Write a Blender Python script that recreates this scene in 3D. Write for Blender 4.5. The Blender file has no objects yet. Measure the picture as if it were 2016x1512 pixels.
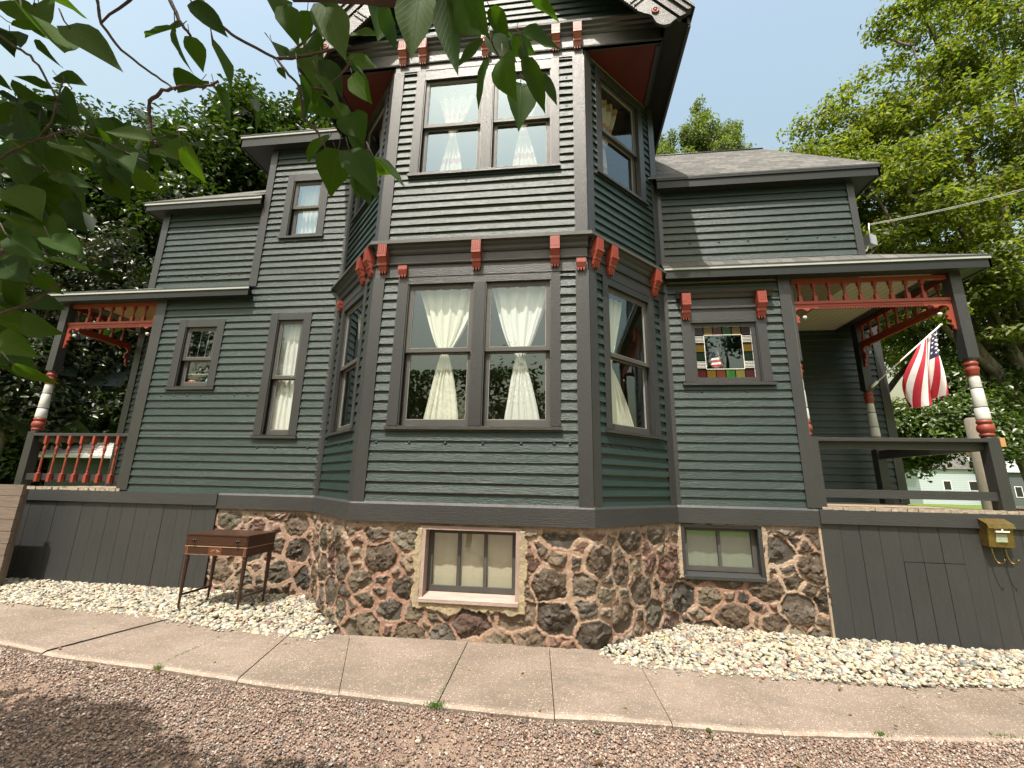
import bpy, math, random, json
import numpy as np
from mathutils import Vector, Matrix, noise as mnoise
random.seed(7); RNG = np.random.default_rng(11)
S = bpy.context.scene; COL = S.collection; R = math.radians

# ---------------------------------------------------------------- camera
cd = bpy.data.cameras.new('camera'); cam = bpy.data.objects.new('camera', cd); COL.objects.link(cam)
cd.sensor_width = 36; cd.lens = 837.7 / 2016 * 36; cd.clip_start = .02; cd.clip_end = 3000
CR = Vector((0.99249, 0.12061, 0.02034)); CU = Vector((0.00768, -0.22743, 0.97376)); CF = Vector((-0.12207, 0.96630, 0.22665))
M = Matrix((CR, CU, -CF)).transposed().to_4x4(); M.translation = Vector((0, -4.15, 1.60)); cam.matrix_world = M
S.camera = cam
# ---------------------------------------------------------------- sky, sun, exposure
SUN_AZ, SUN_EL = 15.0, 64.5      # degrees to the left of the facade's normal, elevation
w = bpy.data.worlds.new('World'); S.world = w; w.use_nodes = True
nt = w.node_tree; nt.nodes.clear()
sky = nt.nodes.new('ShaderNodeTexSky'); sky.sky_type = 'NISHITA'; sky.sun_disc = False
sky.sun_elevation = R(SUN_EL); sky.sun_rotation = R(180 + SUN_AZ); sky.air_density = 3.0; sky.dust_density = 8.0; sky.ozone_density = 2.0; sky.altitude = 200
bg = nt.nodes.new('ShaderNodeBackground'); bg.inputs[1].default_value = 0.125
wo = nt.nodes.new('ShaderNodeOutputWorld'); nt.links.new(sky.outputs[0], bg.inputs[0]); nt.links.new(bg.outputs[0], wo.inputs[0])
ld = bpy.data.lights.new('sun', 'SUN'); ld.energy = 4.3; ld.angle = R(.5); ld.color = (1.0, .95, .87)
sun = bpy.data.objects.new('sun', ld); COL.objects.link(sun)
sd = Vector((-math.sin(R(SUN_AZ)) * math.cos(R(SUN_EL)), -math.cos(R(SUN_AZ)) * math.cos(R(SUN_EL)), math.sin(R(SUN_EL))))
sun.rotation_euler = sd.to_track_quat('Z', 'Y').to_euler(); sun.location = (-20, -20, 40)
S.view_settings.view_transform = 'Standard'; S.view_settings.look = 'None'; S.view_settings.exposure = 0.85; S.view_settings.gamma = 1
S.cycles.max_bounces = 8; S.cycles.transparent_max_bounces = 16; S.cycles.caustics_reflective = False; S.cycles.caustics_refractive = False

# ---------------------------------------------------------------- materials
class NT:
    def __init__(s, name):
        s.m = bpy.data.materials.new(name); s.m.use_nodes = True; s.t = s.m.node_tree; s.t.nodes.clear()
        s.out = s.t.nodes.new('ShaderNodeOutputMaterial')
    def n(s, typ, **kw):
        nd = s.t.nodes.new(typ)
        for k, v in kw.items():
            if k.startswith('_'): setattr(nd, k[1:], v)
            else: s.set(nd, k.replace('__', ' '), v)
        return nd
    def set(s, nd, k, v):
        i = nd.inputs[int(k[1:])] if k[0] == 'i' and k[1:].isdigit() else nd.inputs[k]
        if isinstance(v, bpy.types.NodeSocket): s.t.links.new(v, i)
        else: i.default_value = v
    def uv(s, sc=(1, 1, 1)):
        c = s.n('ShaderNodeTexCoord'); m = s.n('ShaderNodeMapping'); s.t.links.new(c.outputs['UV'], m.inputs[0]); m.inputs['Scale'].default_value = sc; return m.outputs[0]
    def obj(s, sc=(1, 1, 1)):
        c = s.n('ShaderNodeTexCoord'); m = s.n('ShaderNodeMapping'); s.t.links.new(c.outputs['Object'], m.inputs[0]); m.inputs['Scale'].default_value = sc; return m.outputs[0]
    def noise(s, vec, scale, detail=3, rough=.55, dist=0):
        nd = s.n('ShaderNodeTexNoise', Scale=scale, Detail=detail, Roughness=rough, Distortion=dist); s.t.links.new(vec, nd.inputs['Vector']); return nd.outputs['Fac']
    def ramp(s, fac, pts):
        nd = s.n('ShaderNodeValToRGB'); s.t.links.new(fac, nd.inputs[0]); e = nd.color_ramp.elements
        while len(e) < len(pts): e.new(.5)
        for q, (p, c) in zip(e, pts): q.position = p; q.color = c if len(c) == 4 else (*c, 1)
        return nd.outputs[0]
    def mix(s, f, a, b, mode='MIX'):
        nd = s.n('ShaderNodeMix', _data_type='RGBA', _blend_type=mode)
        for k, v in ((0, f), (6, a), (7, b)):
            if isinstance(v, bpy.types.NodeSocket): s.t.links.new(v, nd.inputs[k])
            else: nd.inputs[k].default_value = v if k == 0 else (*v, 1) if len(v) == 3 else v
        return nd.outputs[2]
    def math(s, op, a, b=0.0):
        nd = s.n('ShaderNodeMath', _operation=op)
        for k, v in ((0, a), (1, b)):
            if isinstance(v, bpy.types.NodeSocket): s.t.links.new(v, nd.inputs[k])
            else: nd.inputs[k].default_value = v
        return nd.outputs[0]
    def bump(s, h, strength=.3, dist=.01, normal=None):
        nd = s.n('ShaderNodeBump', Strength=strength, Distance=dist); s.t.links.new(h, nd.inputs['Height'])
        if normal: s.t.links.new(normal, nd.inputs['Normal'])
        return nd.outputs[0]
    def pbr(s, color, rough=.6, normal=None, metallic=0, spec=.5, **kw):
        p = s.n('ShaderNodeBsdfPrincipled')
        for k, v in (('Base Color', color), ('Roughness', rough), ('Metallic', metallic), ('Specular IOR Level', spec)):
            if isinstance(v, bpy.types.NodeSocket): s.t.links.new(v, p.inputs[k])
            else: p.inputs[k].default_value = (*v, 1) if k == 'Base Color' else v
        if normal: s.t.links.new(normal, p.inputs['Normal'])
        for k, v in kw.items(): p.inputs[k.replace('__', ' ')].default_value = v
        return p
    def done(s, sh): s.t.links.new(sh.outputs[0], s.out.inputs[0]); return s.m

def paint(name, col, col2, rough=.42, stip=.35, grain=.35, chips=.0, chipcol=(.34, .30, .25), spec=.5):
    t = NT(name); u = t.uv()
    big = t.noise(u, 1.3, 4, .6); mid = t.noise(t.uv((1.2, 7, 1)), 3.0, 5, .65)
    c = t.mix(t.ramp(big, [(.35, (0, 0, 0)), (.7, (1, 1, 1))]), col, col2)
    dk = tuple(x * .78 for x in col)
    c = t.mix(t.math('MULTIPLY', t.ramp(mid, [(.42, (0, 0, 0)), (.62, (1, 1, 1))]), .45), c, dk)
    g = t.math('ADD', t.noise(t.uv((9, 100, 1)), 1.0, 5, .75), t.math('MULTIPLY', t.noise(t.uv((26, 60, 1)), 1.0, 3, .6), .7))
    st = t.noise(u, 95, 3, .6)
    r = t.math('ADD', rough, t.math('MULTIPLY', t.math('SUBTRACT', mid, .5), .35))
    if chips > 0:
        ch = t.noise(t.uv((9, 34, 1)), 1.0, 6, .75); k = t.ramp(ch, [(.735 - chips, (0, 0, 0)), (.75 - chips, (1, 1, 1))])
        c = t.mix(k, c, chipcol)
    n1 = t.bump(g, grain, .0055); n2 = t.bump(st, stip, .0028, n1)
    return t.done(t.pbr(c, r, n2, spec=spec))

GREEN = paint('green siding paint', (.0142, .0300, .0258), (.022, .0385, .034), .38, .6, 1.0, .014, (.17, .20, .19), spec=.5)
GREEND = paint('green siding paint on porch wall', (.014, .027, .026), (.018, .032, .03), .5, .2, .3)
EAVE = paint('shade darkened eave paint', (.010, .012, .012), (.014, .016, .016), .55, .3, .3)  # dark paint, with the shade under the eaves put into its colour
FASC = paint('shade darkened fascia paint', (.015, .0175, .0168), (.02, .023, .022), .5, .4, .3, spec=.35)  # dimmer light on a down-tilted fascia is put into this colour
GRAY = paint('grey trim paint', (.030, .0305, .031), (.039, .0395, .040), .38, .9, .6, .010, (.2, .2, .2), spec=.55)
SKIRT = paint('dark grey skirt paint', (.030, .0315, .0315), (.037, .038, .038), .5, .45, .6, .016, (.2, .19, .17))
RED = paint('brick red trim paint', (.23, .036, .02), (.27, .052, .03), .5, .5, .3, .02, (.55, .3, .22))
REDL = paint('weathered red trim paint', (.27, .06, .04), (.27, .09, .07), .5, .5, .3, .03, (.6, .45, .4))
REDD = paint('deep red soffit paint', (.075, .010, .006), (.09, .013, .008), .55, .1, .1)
WHITE = paint('white post paint', (.55, .56, .54), (.48, .49, .47), .4, .2, .2, .004, (.2, .19, .17))
DRIP = paint('pale metal drip edge', (.34, .36, .33), (.40, .42, .39), .35, .1, .1)
SASH = paint('weathered sash paint', (.055, .052, .047), (.08, .076, .07), .5, .5, .4, .05, (.45, .42, .38))
PUTTY = paint('pale glazing putty', (.30, .30, .29), (.22, .21, .2), .6, .5, .3, .05, (.2, .18, .16))
PINK = paint('peeling pinkish frame paint', (.30, .21, .18), (.40, .31, .27), .7, .5, .9, .06, (.5, .45, .38))
PLASTER = paint('yellowish window plaster', (.40, .33, .22), (.33, .27, .19), .9, .8, .4, .03, (.2, .18, .15))
def woodmat(name, a, b, rough=.7, sc=(2, 40, 1)):
    t = NT(name); g = t.noise(t.uv(sc), 1.0, 6, .7, .6); f = t.noise(t.uv((1, 1, 1)), 3, 3)
    c = t.mix(t.ramp(g, [(.3, (0, 0, 0)), (.7, (1, 1, 1))]), a, b); c = t.mix(t.math('MULTIPLY', f, .35), c, tuple(x * .5 for x in a))
    return t.done(t.pbr(c, rough, t.bump(g, .5, .004)))
DECK = woodmat('weathered deck boards', (.28, .21, .15), (.42, .34, .25))
ROT = woodmat('rotten splintered deck edge', (.16, .12, .09), (.52, .45, .35), .9, (14, 50, 1))
PLANK = woodmat('grey brown fence planks', (.10, .075, .058), (.20, .155, .12), .85, (3, 45, 1))
MAHOG = woodmat('dark mahogany veneer', (.030, .012, .0075), (.060, .024, .013), .3, (3, 60, 1))
INLAY = woodmat('reddish inlay wood', (.09, .03, .014), (.14, .05, .025), .3)
STRING = woodmat('pale inlay stringing', (.34, .2, .13), (.4, .26, .17), .4)
POLE = woodmat('weathered pole wood', (.13, .11, .085), (.21, .18, .145), .85, (40, 3, 1))
FRESH = woodmat('bare orange wood', (.42, .22, .08), (.5, .28, .1), .7)
def flat(name, col, rough=.7, metallic=0, var=.25, sc=12):
    t = NT(name); n = t.noise(t.obj(), sc, 4); c = t.mix(n, tuple(x * (1 - var) for x in col), tuple(min(1, x * (1 + var)) for x in col))
    return t.done(t.pbr(c, rough, t.bump(n, .1, .003), metallic))
INTER = flat('interior plaster', (.20, .17, .13), .9)
BLACK = flat('dark cavity', (.012, .012, .012), .9)
IRON = flat('dark metal', (.03, .03, .03), .4, .8)
ALU = flat('galvanised box metal', (.5, .5, .52), .4, .6)
WIRE = flat('black cable', (.02, .02, .02), .6)
PVC = flat('white plastic conduit', (.75, .75, .72), .5)
CEILW = None
def boards(name, a, b, sc, axis='u'):
    t = NT(name); c0 = t.n('ShaderNodeTexCoord'); sp = t.n('ShaderNodeSeparateXYZ'); t.t.links.new(c0.outputs['UV'], sp.inputs[0])
    x = t.math('FRACT', t.math('MULTIPLY', sp.outputs[0 if axis == 'u' else 1], sc)); k = t.ramp(x, [(0, (0, 0, 0)), (.06, (1, 1, 1)), (.94, (1, 1, 1)), (1, (0, 0, 0))])
    g = t.noise(t.uv((40, 4, 1) if axis == 'u' else (4, 40, 1)), 1, 4); c = t.mix(g, a, b); c = t.mix(k, tuple(v * .25 for v in a), c)
    return t.done(t.pbr(c, .6, t.bump(k, .6, .006)))
CEILT = boards('cream beadboard ceiling', (.42, .39, .33), (.48, .45, .38), 11)
CEILO = boards('stained beadboard ceiling', (.35, .20, .09), (.42, .25, .12), 11)
def shingles():
    t = NT('grey asphalt shingles'); u = t.uv()
    b = t.n('ShaderNodeTexBrick', Scale=1.0, Mortar__Size=.006, Bias=0.0, Brick__Width=.16, Row__Height=.13); b.offset = .37; b.squash = 1.0
    b.inputs['Color1'].default_value = (.07, .068, .064, 1); b.inputs['Color2'].default_value = (.17, .16, .145, 1); b.inputs['Mortar'].default_value = (.03, .03, .03, 1); t.t.links.new(u, b.inputs[0])
    n = t.noise(u, 160, 3); c = t.mix(t.math('MULTIPLY', n, .6), b.outputs[0], (.05, .05, .05))
    return t.done(t.pbr(c, .9, t.bump(n, .6, .004, t.bump(b.outputs[0], .8, .01))))
SHING = shingles()
def glassmat(name, fac, tint=(.93, .95, .94), gt=(.85, .93, 1)):
    t = NT(name); u = t.obj(); n = t.noise(u, 2.5, 1, .4); nb = t.bump(n, .035, .03)
    tr = t.n('ShaderNodeBsdfTransparent'); tr.inputs[0].default_value = (*tint, 1)
    gl = t.n('ShaderNodeBsdfGlossy', Roughness=.0); gl.inputs[0].default_value = (*gt, 1); t.t.links.new(nb, gl.inputs['Normal'])
    g_ = t.n('ShaderNodeNewGeometry'); vm = t.n('ShaderNodeVectorMath', _operation='DOT_PRODUCT'); t.t.links.new(g_.outputs['Incoming'], vm.inputs[0]); t.t.links.new(g_.outputs['Normal'], vm.inputs[1]); c_ = t.math('ABSOLUTE', vm.outputs['Value']); sch = t.math('POWER', t.math('SUBTRACT', 1.0, c_), 5.0); f = t.math('MINIMUM', t.math('ADD', t.math('MULTIPLY', sch, .9), fac + .05), 1.0)
    mx = t.n('ShaderNodeMixShader'); t.t.links.new(f, mx.inputs[0]); t.t.links.new(tr.outputs[0], mx.inputs[1]); t.t.links.new(gl.outputs[0], mx.inputs[2])
    return t.done(mx)
GLASS = glassmat('window glass', .10, gt=(.80, .92, .97)); GLASSU = glassmat('upper window glass', .22, gt=(.60, .80, .95))
def cloth(name, col, trans=.35, stripe=None):
    t = NT(name); u = t.uv(); n = t.noise(t.uv((60, 3, 1)), 1, 3); c = t.mix(n, tuple(x * .9 for x in col), col)
    if stripe:
        c0 = t.n('ShaderNodeTexCoord'); sp = t.n('ShaderNodeSeparateXYZ'); t.t.links.new(c0.outputs['UV'], sp.inputs[0])
        k = t.ramp(t.math('FRACT', t.math('MULTIPLY', sp.outputs[1], 3.1)), [(.0, (0, 0, 0)), (.6, (0, 0, 0)), (.63, (1, 1, 1)), (.82, (1, 1, 1)), (.85, (0, 0, 0))])
        q = t.ramp(t.noise(t.uv((22, 16, 1)), 1, 2), [(.48, (0, 0, 0)), (.52, (1, 1, 1))])
        c = t.mix(t.math('MULTIPLY', q, .35), c, (.55, .42, .2)); c = t.mix(t.math('MULTIPLY', k, .8), c, stripe)
    d = t.n('ShaderNodeBsdfDiffuse'); tl = t.n('ShaderNodeBsdfTranslucent'); t.t.links.new(c, d.inputs[0]); t.t.links.new(c, tl.inputs[0])
    mx = t.n('ShaderNodeMixShader'); mx.inputs[0].default_value = trans; t.t.links.new(d.outputs[0], mx.inputs[1]); t.t.links.new(tl.outputs[0], mx.inputs[2])
    return t.done(mx)
CURT = cloth('cream curtain cloth', (.90, .90, .78), .25); CURW = cloth('white curtain cloth', (.90, .92, .88), .25); CURP = cloth('plaid curtain cloth', (.78, .72, .62), .3, (.50, .24, .22))
CURY = cloth('yellowed basement curtain', (.55, .50, .37), .1); CURG = cloth('grey green basement curtain', (.22, .26, .20), .1)
def attr_mat(name, rough=.85, bumpsc=60, bstr=.5, spec=.3, extra=None, cov=1.0):
    t = NT(name); a = t.n('ShaderNodeAttribute'); a.attribute_name = 'Col'; o = t.obj(); n = t.noise(o, bumpsc, 5, .65); n2 = t.noise(o, bumpsc * .2, 4, .6)
    c = t.mix(t.math('MULTIPLY', t.ramp(n, [(.3, (1, 1, 1)), (.6, (0, 0, 0))]), .45), a.outputs[0], (.02, .018, .015)); c = t.mix(t.math('MULTIPLY', t.ramp(n2, [(.5, (0, 0, 0)), (.75, (1, 1, 1))]), .3), c, (.3, .27, .24))
    return t.done(t.pbr(c, rough, t.bump(n, bstr, .006), spec=spec))
STONE = attr_mat('rubble stone and mortar', .88, 45, .8, .2)
PEB = attr_mat('river pebbles', .6, 90, .2, .4)
def leafmat(name, trans=.45, rough=.4, veins=False, gloss=.5):
    t = NT(name); a = t.n('ShaderNodeAttribute'); a.attribute_name = 'Col'; c = a.outputs[0]; nrm = None
    if veins:
        c0 = t.n('ShaderNodeTexCoord'); sp = t.n('ShaderNodeSeparateXYZ'); t.t.links.new(c0.outputs['UV'], sp.inputs[0])
        ax = t.math('ABSOLUTE', sp.outputs[0]); v = t.math('FRACT', t.math('MULTIPLY', t.math('SUBTRACT', sp.outputs[1], t.math('MULTIPLY', ax, .9)), 8.0))
        k = t.ramp(v, [(0, (1, 1, 1)), (.10, (0, 0, 0)), (.92, (0, 0, 0)), (1, (1, 1, 1))]); m = t.ramp(ax, [(0, (1, 1, 1)), (.022, (0, 0, 0))])
        k2 = t.math('MAXIMUM', t.math('MULTIPLY', k, .6), m); lt = t.mix(1.0, c, (1.9, 1.7, 1.5), 'MULTIPLY'); c = t.mix(t.math('MULTIPLY', k2, .5), c, lt)
        n = t.noise(t.uv(), 9, 3); c = t.mix(t.math('MULTIPLY', n, .4), c, (.02, .05, .008)); br = t.ramp(t.noise(t.obj(), 38, 3, .6), [(.66, (0, 0, 0)), (.70, (1, 1, 1))]); c = t.mix(t.math('MULTIPLY', br, .7), c, (.09, .055, .015)); nrm = t.bump(k2, .35, .0012)
    p = t.pbr(c, rough, nrm, spec=gloss); tl = t.n('ShaderNodeBsdfTranslucent'); lt2 = t.mix(1.0, c, (1.5, 1.6, .45), 'MULTIPLY'); t.t.links.new(lt2, tl.inputs[0])
    mx = t.n('ShaderNodeMixShader'); mx.inputs[0].default_value = trans; t.t.links.new(p.outputs[0], mx.inputs[1]); t.t.links.new(tl.outputs[0], mx.inputs[2])
    return t.done(mx)
LEAFN = leafmat('lilac leaf', .5, .6, True, .12); LEAF = leafmat('tree leaf', .3, .36, gloss=.6); LEAFB = leafmat('light tree leaf', .5, .5)
def barkmat(name, a, b):
    t = NT(name); o = t.obj((1, 1, .25)); n = t.noise(o, 14, 6, .7, 1.0); c = t.mix(t.ramp(n, [(.35, (0, 0, 0)), (.65, (1, 1, 1))]), a, b)
    return t.done(t.pbr(c, .9, t.bump(n, .8, .03)))
BARK = barkmat('maple bark', (.045, .036, .028), (.17, .14, .105)); BARKD = barkmat('dark twig bark', (.03, .02, .017), (.09, .06, .05))
def concrete(name, k_):
    t = NT(name); o = t.obj(); ag = t.n('ShaderNodeTexVoronoi', Scale=82); t.t.links.new(o, ag.inputs[0])
    n = t.noise(o, 1.6, 5, .6); f = t.noise(o, 120, 4, .7)
    c = t.mix(t.ramp(n, [(.35, (0, 0, 0)), (.68, (1, 1, 1))]), (.165, .130, .108), (.245, .197, .168))
    k = t.math('MULTIPLY', t.ramp(ag.outputs['Distance'], [(.25, (1, 1, 1)), (.42, (0, 0, 0))]), t.ramp(t.noise(o, 48, 2), [(.48, (0, 0, 0)), (.6, (1, 1, 1))]))
    c = t.mix(k, c, (.48, .41, .33)); c = t.mix(t.math('MULTIPLY', t.ramp(f, [(.38, (1, 1, 1)), (.52, (0, 0, 0))]), .55), c, (.10, .08, .062))
    c = t.mix(1.0, c, (k_, k_ * .99, k_ * .95), 'MULTIPLY'); c = t.mix(t.math('MULTIPLY', t.ramp(t.noise(t.obj((1, 2.5, 1)), 2.2, 6, .75), [(.5, (0, 0, 0)), (.66, (1, 1, 1))]), .45), c, (.105, .09, .075)); st = t.ramp(t.noise(o, 5, 5, .7), [(.60, (0, 0, 0)), (.72, (1, 1, 1))]); c = t.mix(t.math('MULTIPLY', st, .35), c, (.13, .11, .085))
    return t.done(t.pbr(c, .85, t.bump(f, .7, .006, t.bump(ag.outputs['Distance'], .4, .004)), spec=.35))
CONC = concrete('exposed aggregate concrete', 1.0); CONC1 = concrete('slightly worn concrete', 1.22); CONC2 = concrete('pale worn concrete lip', 1.5)
def groundm(name, a, b, c3, sc):
    t = NT(name); o = t.obj(); n = t.noise(o, sc, 6, .7); m = t.noise(o, sc * .08, 4); v = t.n('ShaderNodeTexVoronoi', Scale=sc * 1.4); t.t.links.new(o, v.inputs[0])
    c = t.mix(t.ramp(n, [(.35, (0, 0, 0)), (.65, (1, 1, 1))]), a, b); c = t.mix(t.ramp(m, [(.4, (0, 0, 0)), (.65, (1, 1, 1))]), c, c3)
    return t.done(t.pbr(c, .95, t.bump(v.outputs['Distance'], .9, .01, t.bump(n, .6, .01)), spec=.2))
DRIVE = groundm('brown gravel bed', (.17, .115, .088), (.26, .18, .14), (.29, .21, .155), 70)
SOIL = groundm('grey pebble bed', (.10, .09, .07), (.3, .27, .2), (.18, .15, .1), 60)
LAWN = groundm('lawn grass', (.06, .11, .015), (.13, .19, .03), (.10, .14, .03), 14)
ROADM = groundm('asphalt road', (.05, .05, .05), (.07, .07, .07), (.06, .06, .06), 40)
CARP = flat('maroon car paint', (.16, .008, .02), .25, .2, .1); CARW = flat('white car trim', (.75, .75, .75), .3, 0, .1); RUB = flat('tyre rubber', (.02, .02, .02), .8)
def brassm():
    t = NT('tarnished brass'); n = t.noise(t.obj(), 16, 5, .6); c = t.mix(t.ramp(n, [(.3, (0, 0, 0)), (.7, (1, 1, 1))]), (.30, .215, .07), (.17, .115, .04))
    return t.done(t.pbr(c, t.math('ADD', .28, t.math('MULTIPLY', n, .3)), t.bump(n, .15, .003), .85))
BRASS = brassm()
def glassc(name, col, emis=None):
    t = NT(name); n = t.noise(t.obj(), 30, 3); tr = t.n('ShaderNodeBsdfTransparent'); tr.inputs[0].default_value = (*col, 1); p = t.pbr(tuple(x * .45 for x in col), .12, t.bump(n, .3, .004), spec=.7)
    mx = t.n('ShaderNodeMixShader'); mx.inputs[0].default_value = .6; t.t.links.new(tr.outputs[0], mx.inputs[1]); t.t.links.new(p.outputs[0], mx.inputs[2]); return t.done(mx)
GC = {'p': glassc('plum glass', (.06, .035, .055)), 'a': glassc('amber glass', (.32, .2, .02)), 'm': glassc('maroon glass', (.14, .01, .02)), 'g': glassc('green glass', (.02, .13, .02)), 'G': glassc('bright green glass', (.05, .3, .03)),
      'r': glassc('red glass', (.30, .05, .02)), 'y': glassc('yellow glass', (.4, .34, .08)), 'd': glassc('dark green glass', (.01, .04, .02)), 't': glassc('ribbed clear glass', (.42, .44, .42))}
FR_, FW_, FB_ = flat('flag red cloth', (.45, .02, .04), .8), flat('flag white cloth', (.78, .76, .74), .8), flat('flag blue cloth', (.012, .016, .06), .8)

# ---------------------------------------------------------------- mesh helpers
class Fr:      # a local frame: u along the wall, v up, n outward
    def __init__(s, o, u, n): s.o = Vector(o); s.u = Vector(u).normalized(); s.n = Vector(n).normalized()
    def p(s, u, v, n=0): q = s.o + s.u * u + s.n * n; return (q.x, q.y, q.z + v)
class MB:
    def __init__(s): s.v = []; s.f = []; s.uv = []; s.m = []; s.sm = []
    def face(s, pts, uvs=None, m=0, sm=False):
        b = len(s.v); s.v += [tuple(p) for p in pts]; s.f.append(list(range(b, b + len(pts)))); s.uv.append(uvs or [(p[0] + p[1] * .7, p[2]) for p in pts]); s.m.append(m); s.sm.append(sm)
    def box(s, fr, u0, u1, v0, v1, n0, n1, m=0, rot=False):
        P = fr.p; o = random.uniform(0, 7)
        def U(a, b): return (b + o, a) if rot else (a + o, b)
        s.face([P(u0, v0, n1), P(u1, v0, n1), P(u1, v1, n1), P(u0, v1, n1)], [U(u0, v0), U(u1, v0), U(u1, v1), U(u0, v1)], m)
        s.face([P(u1, v0, n0), P(u0, v0, n0), P(u0, v1, n0), P(u1, v1, n0)], [U(u1, v0), U(u0, v0), U(u0, v1), U(u1, v1)], m)
        s.face([P(u0, v0, n0), P(u0, v0, n1), P(u0, v1, n1), P(u0, v1, n0)], [U(n0, v0), U(n1, v0), U(n1, v1), U(n0, v1)], m)
        s.face([P(u1, v0, n1), P(u1, v0, n0), P(u1, v1, n0), P(u1, v1, n1)], [U(n1, v0), U(n0, v0), U(n0, v1), U(n1, v1)], m)
        s.face([P(u0, v1, n1), P(u1, v1, n1), P(u1, v1, n0), P(u0, v1, n0)], [U(u0, n1), U(u1, n1), U(u1, n0), U(u0, n0)], m)
        s.face([P(u0, v0, n0), P(u1, v0, n0), P(u1, v0, n1), P(u0, v0, n1)], [U(u0, n0), U(u1, n0), U(u1, n1), U(u0, n1)], m)
    def prism(s, fr, prof, u0, u1, m=0):     # prof: list of (n, v), extruded along u
        P = fr.p; k = len(prof)
        for i in range(k):
            (a, b), (c, d) = prof[i], prof[(i + 1) % k]
            s.face([P(u0, b, a), P(u1, b, a), P(u1, d, c), P(u0, d, c)], [(u0, b + a), (u1, b + a), (u1, d + c), (u0, d + c)], m)
        s.face([P(u0, b, a) for a, b in prof[::-1]], None, m); s.face([P(u1, b, a) for a, b in prof], None, m)
    def plate(s, fr, poly, n0, n1, m=0):     # poly: list of (u, v), extruded along n
        P = fr.p; k = len(poly)
        s.face([P(a, b, n1) for a, b in poly], [(a, b) for a, b in poly], m); s.face([P(a, b, n0) for a, b in poly[::-1]], [(a, b) for a, b in poly[::-1]], m)
        for i in range(k):
            (a, b), (c, d) = poly[i], poly[(i + 1) % k]
            s.face([P(a, b, n1), P(a, b, n0), P(c, d, n0), P(c, d, n1)], [(a, b), (a + .02, b), (c + .02, d), (c, d)], m)
    def slab(s, pts, th, m=0, m2=None):      # roof polygon with thickness downward
        q = [(x, y, z - th) for x, y, z in pts]; a, b = Vector(pts[0]), Vector(pts[1]); ud = (b - a).normalized(); nn = (b - a).cross(Vector(pts[2]) - a).normalized(); vd = nn.cross(ud)
        s.face(pts, [((Vector(p) - a).dot(ud), (Vector(p) - a).dot(vd)) for p in pts], m); s.face(q[::-1], None, m if m2 is None else m2)
        for i in range(len(pts)):
            j = (i + 1) % len(pts); s.face([q[i], q[j], pts[j], pts[i]], None, m if m2 is None else m2)
    def lathe(s, base, prof, seg=16, m=0, axis=None):     # prof: (r, h)
        b = Vector(base)
        for i in range(len(prof) - 1):
            (r0, h0), (r1, h1) = prof[i], prof[i + 1]
            for k in range(seg):
                a0, a1 = 2 * math.pi * k / seg, 2 * math.pi * (k + 1) / seg
                q = [(r0 * math.cos(a0), r0 * math.sin(a0), h0), (r0 * math.cos(a1), r0 * math.sin(a1), h0), (r1 * math.cos(a1), r1 * math.sin(a1), h1), (r1 * math.cos(a0), r1 * math.sin(a0), h1)]
                if axis: q = [axis @ Vector(x) for x in q]
                s.face([b + Vector(x) for x in q], [(a0 * .1, h0), (a1 * .1, h0), (a1 * .1, h1), (a0 * .1, h1)], m, True)
    def tube(s, pts, rad, seg=8, m=0):
        pts = [Vector(p) for p in pts]; rad = rad if isinstance(rad, (list, tuple)) else [rad] * len(pts); rings = []
        for i, p in enumerate(pts):
            d = (pts[min(i + 1, len(pts) - 1)] - pts[max(i - 1, 0)]).normalized(); a = d.cross(Vector((0, .3, 1))).normalized() if abs(d.z) < .95 else d.cross(Vector((1, 0, 0))).normalized(); b = d.cross(a)
            rings.append([p + (a * math.cos(2 * math.pi * k / seg) + b * math.sin(2 * math.pi * k / seg)) * rad[i] for k in range(seg)])
        L = 0
        for i in range(len(pts) - 1):
            L2 = L + (pts[i + 1] - pts[i]).length
            for k in range(seg):
                j = (k + 1) % seg; s.face([rings[i][k], rings[i][j], rings[i + 1][j], rings[i + 1][k]], [(k * .05, L), (k * .05 + .05, L), (k * .05 + .05, L2), (k * .05, L2)], m, True)
            L = L2
        s.face(rings[0][::-1], None, m); s.face(rings[-1], None, m)
    def build(s, name, mats, parent=None, label=None):
        mats = mats if isinstance(mats, (list, tuple)) else [mats]
        o0 = ROOTLOC.get(parent.name if parent else None, Vector((0, 0, 0))) if parent else Vector((0, 0, 0))
        me = bpy.data.meshes.new(name); me.from_pydata([(x - o0.x, y - o0.y, z - o0.z) for x, y, z in s.v], [], s.f)
        ul = me.uv_layers.new(name='UVMap'); flatuv = [c for f in s.uv for p in f for c in p[:2]]; ul.data.foreach_set('uv', flatuv)
        me.polygons.foreach_set('material_index', s.m); me.polygons.foreach_set('use_smooth', s.sm)
        for mt in mats: me.materials.append(mt)
        if any(s.sm): weld(me)
        me.update(); ob = bpy.data.objects.new(name, me); COL.objects.link(ob)
        if parent: ob.parent = parent; ROOTLOC[ob.name] = o0
        if label: ob['label'] = label
        return ob
import bmesh
def weld(me):
    bm = bmesh.new(); bm.from_mesh(me); bmesh.ops.remove_doubles(bm, verts=bm.verts, dist=1e-5); bm.to_mesh(me); bm.free()
ROOTLOC = {}
def thing(name, label, cat, loc=(0, 0, 0), group=None):
    o = bpy.data.objects.new(name, None); COL.objects.link(o); o.location = loc; o.empty_display_size = .2; ROOTLOC[o.name] = Vector(loc)
    o['label'] = label; o['category'] = cat
    if group: o['group'] = group
    return o
def tag(o, label, cat, group=None):
    o['label'] = label; o['category'] = cat
    if group: o['group'] = group
    return o
def struct(o, kind='structure', label=None, cat=None):
    o['kind'] = kind
    if label: o['label'] = label
    if cat: o['category'] = cat
    return o
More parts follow.
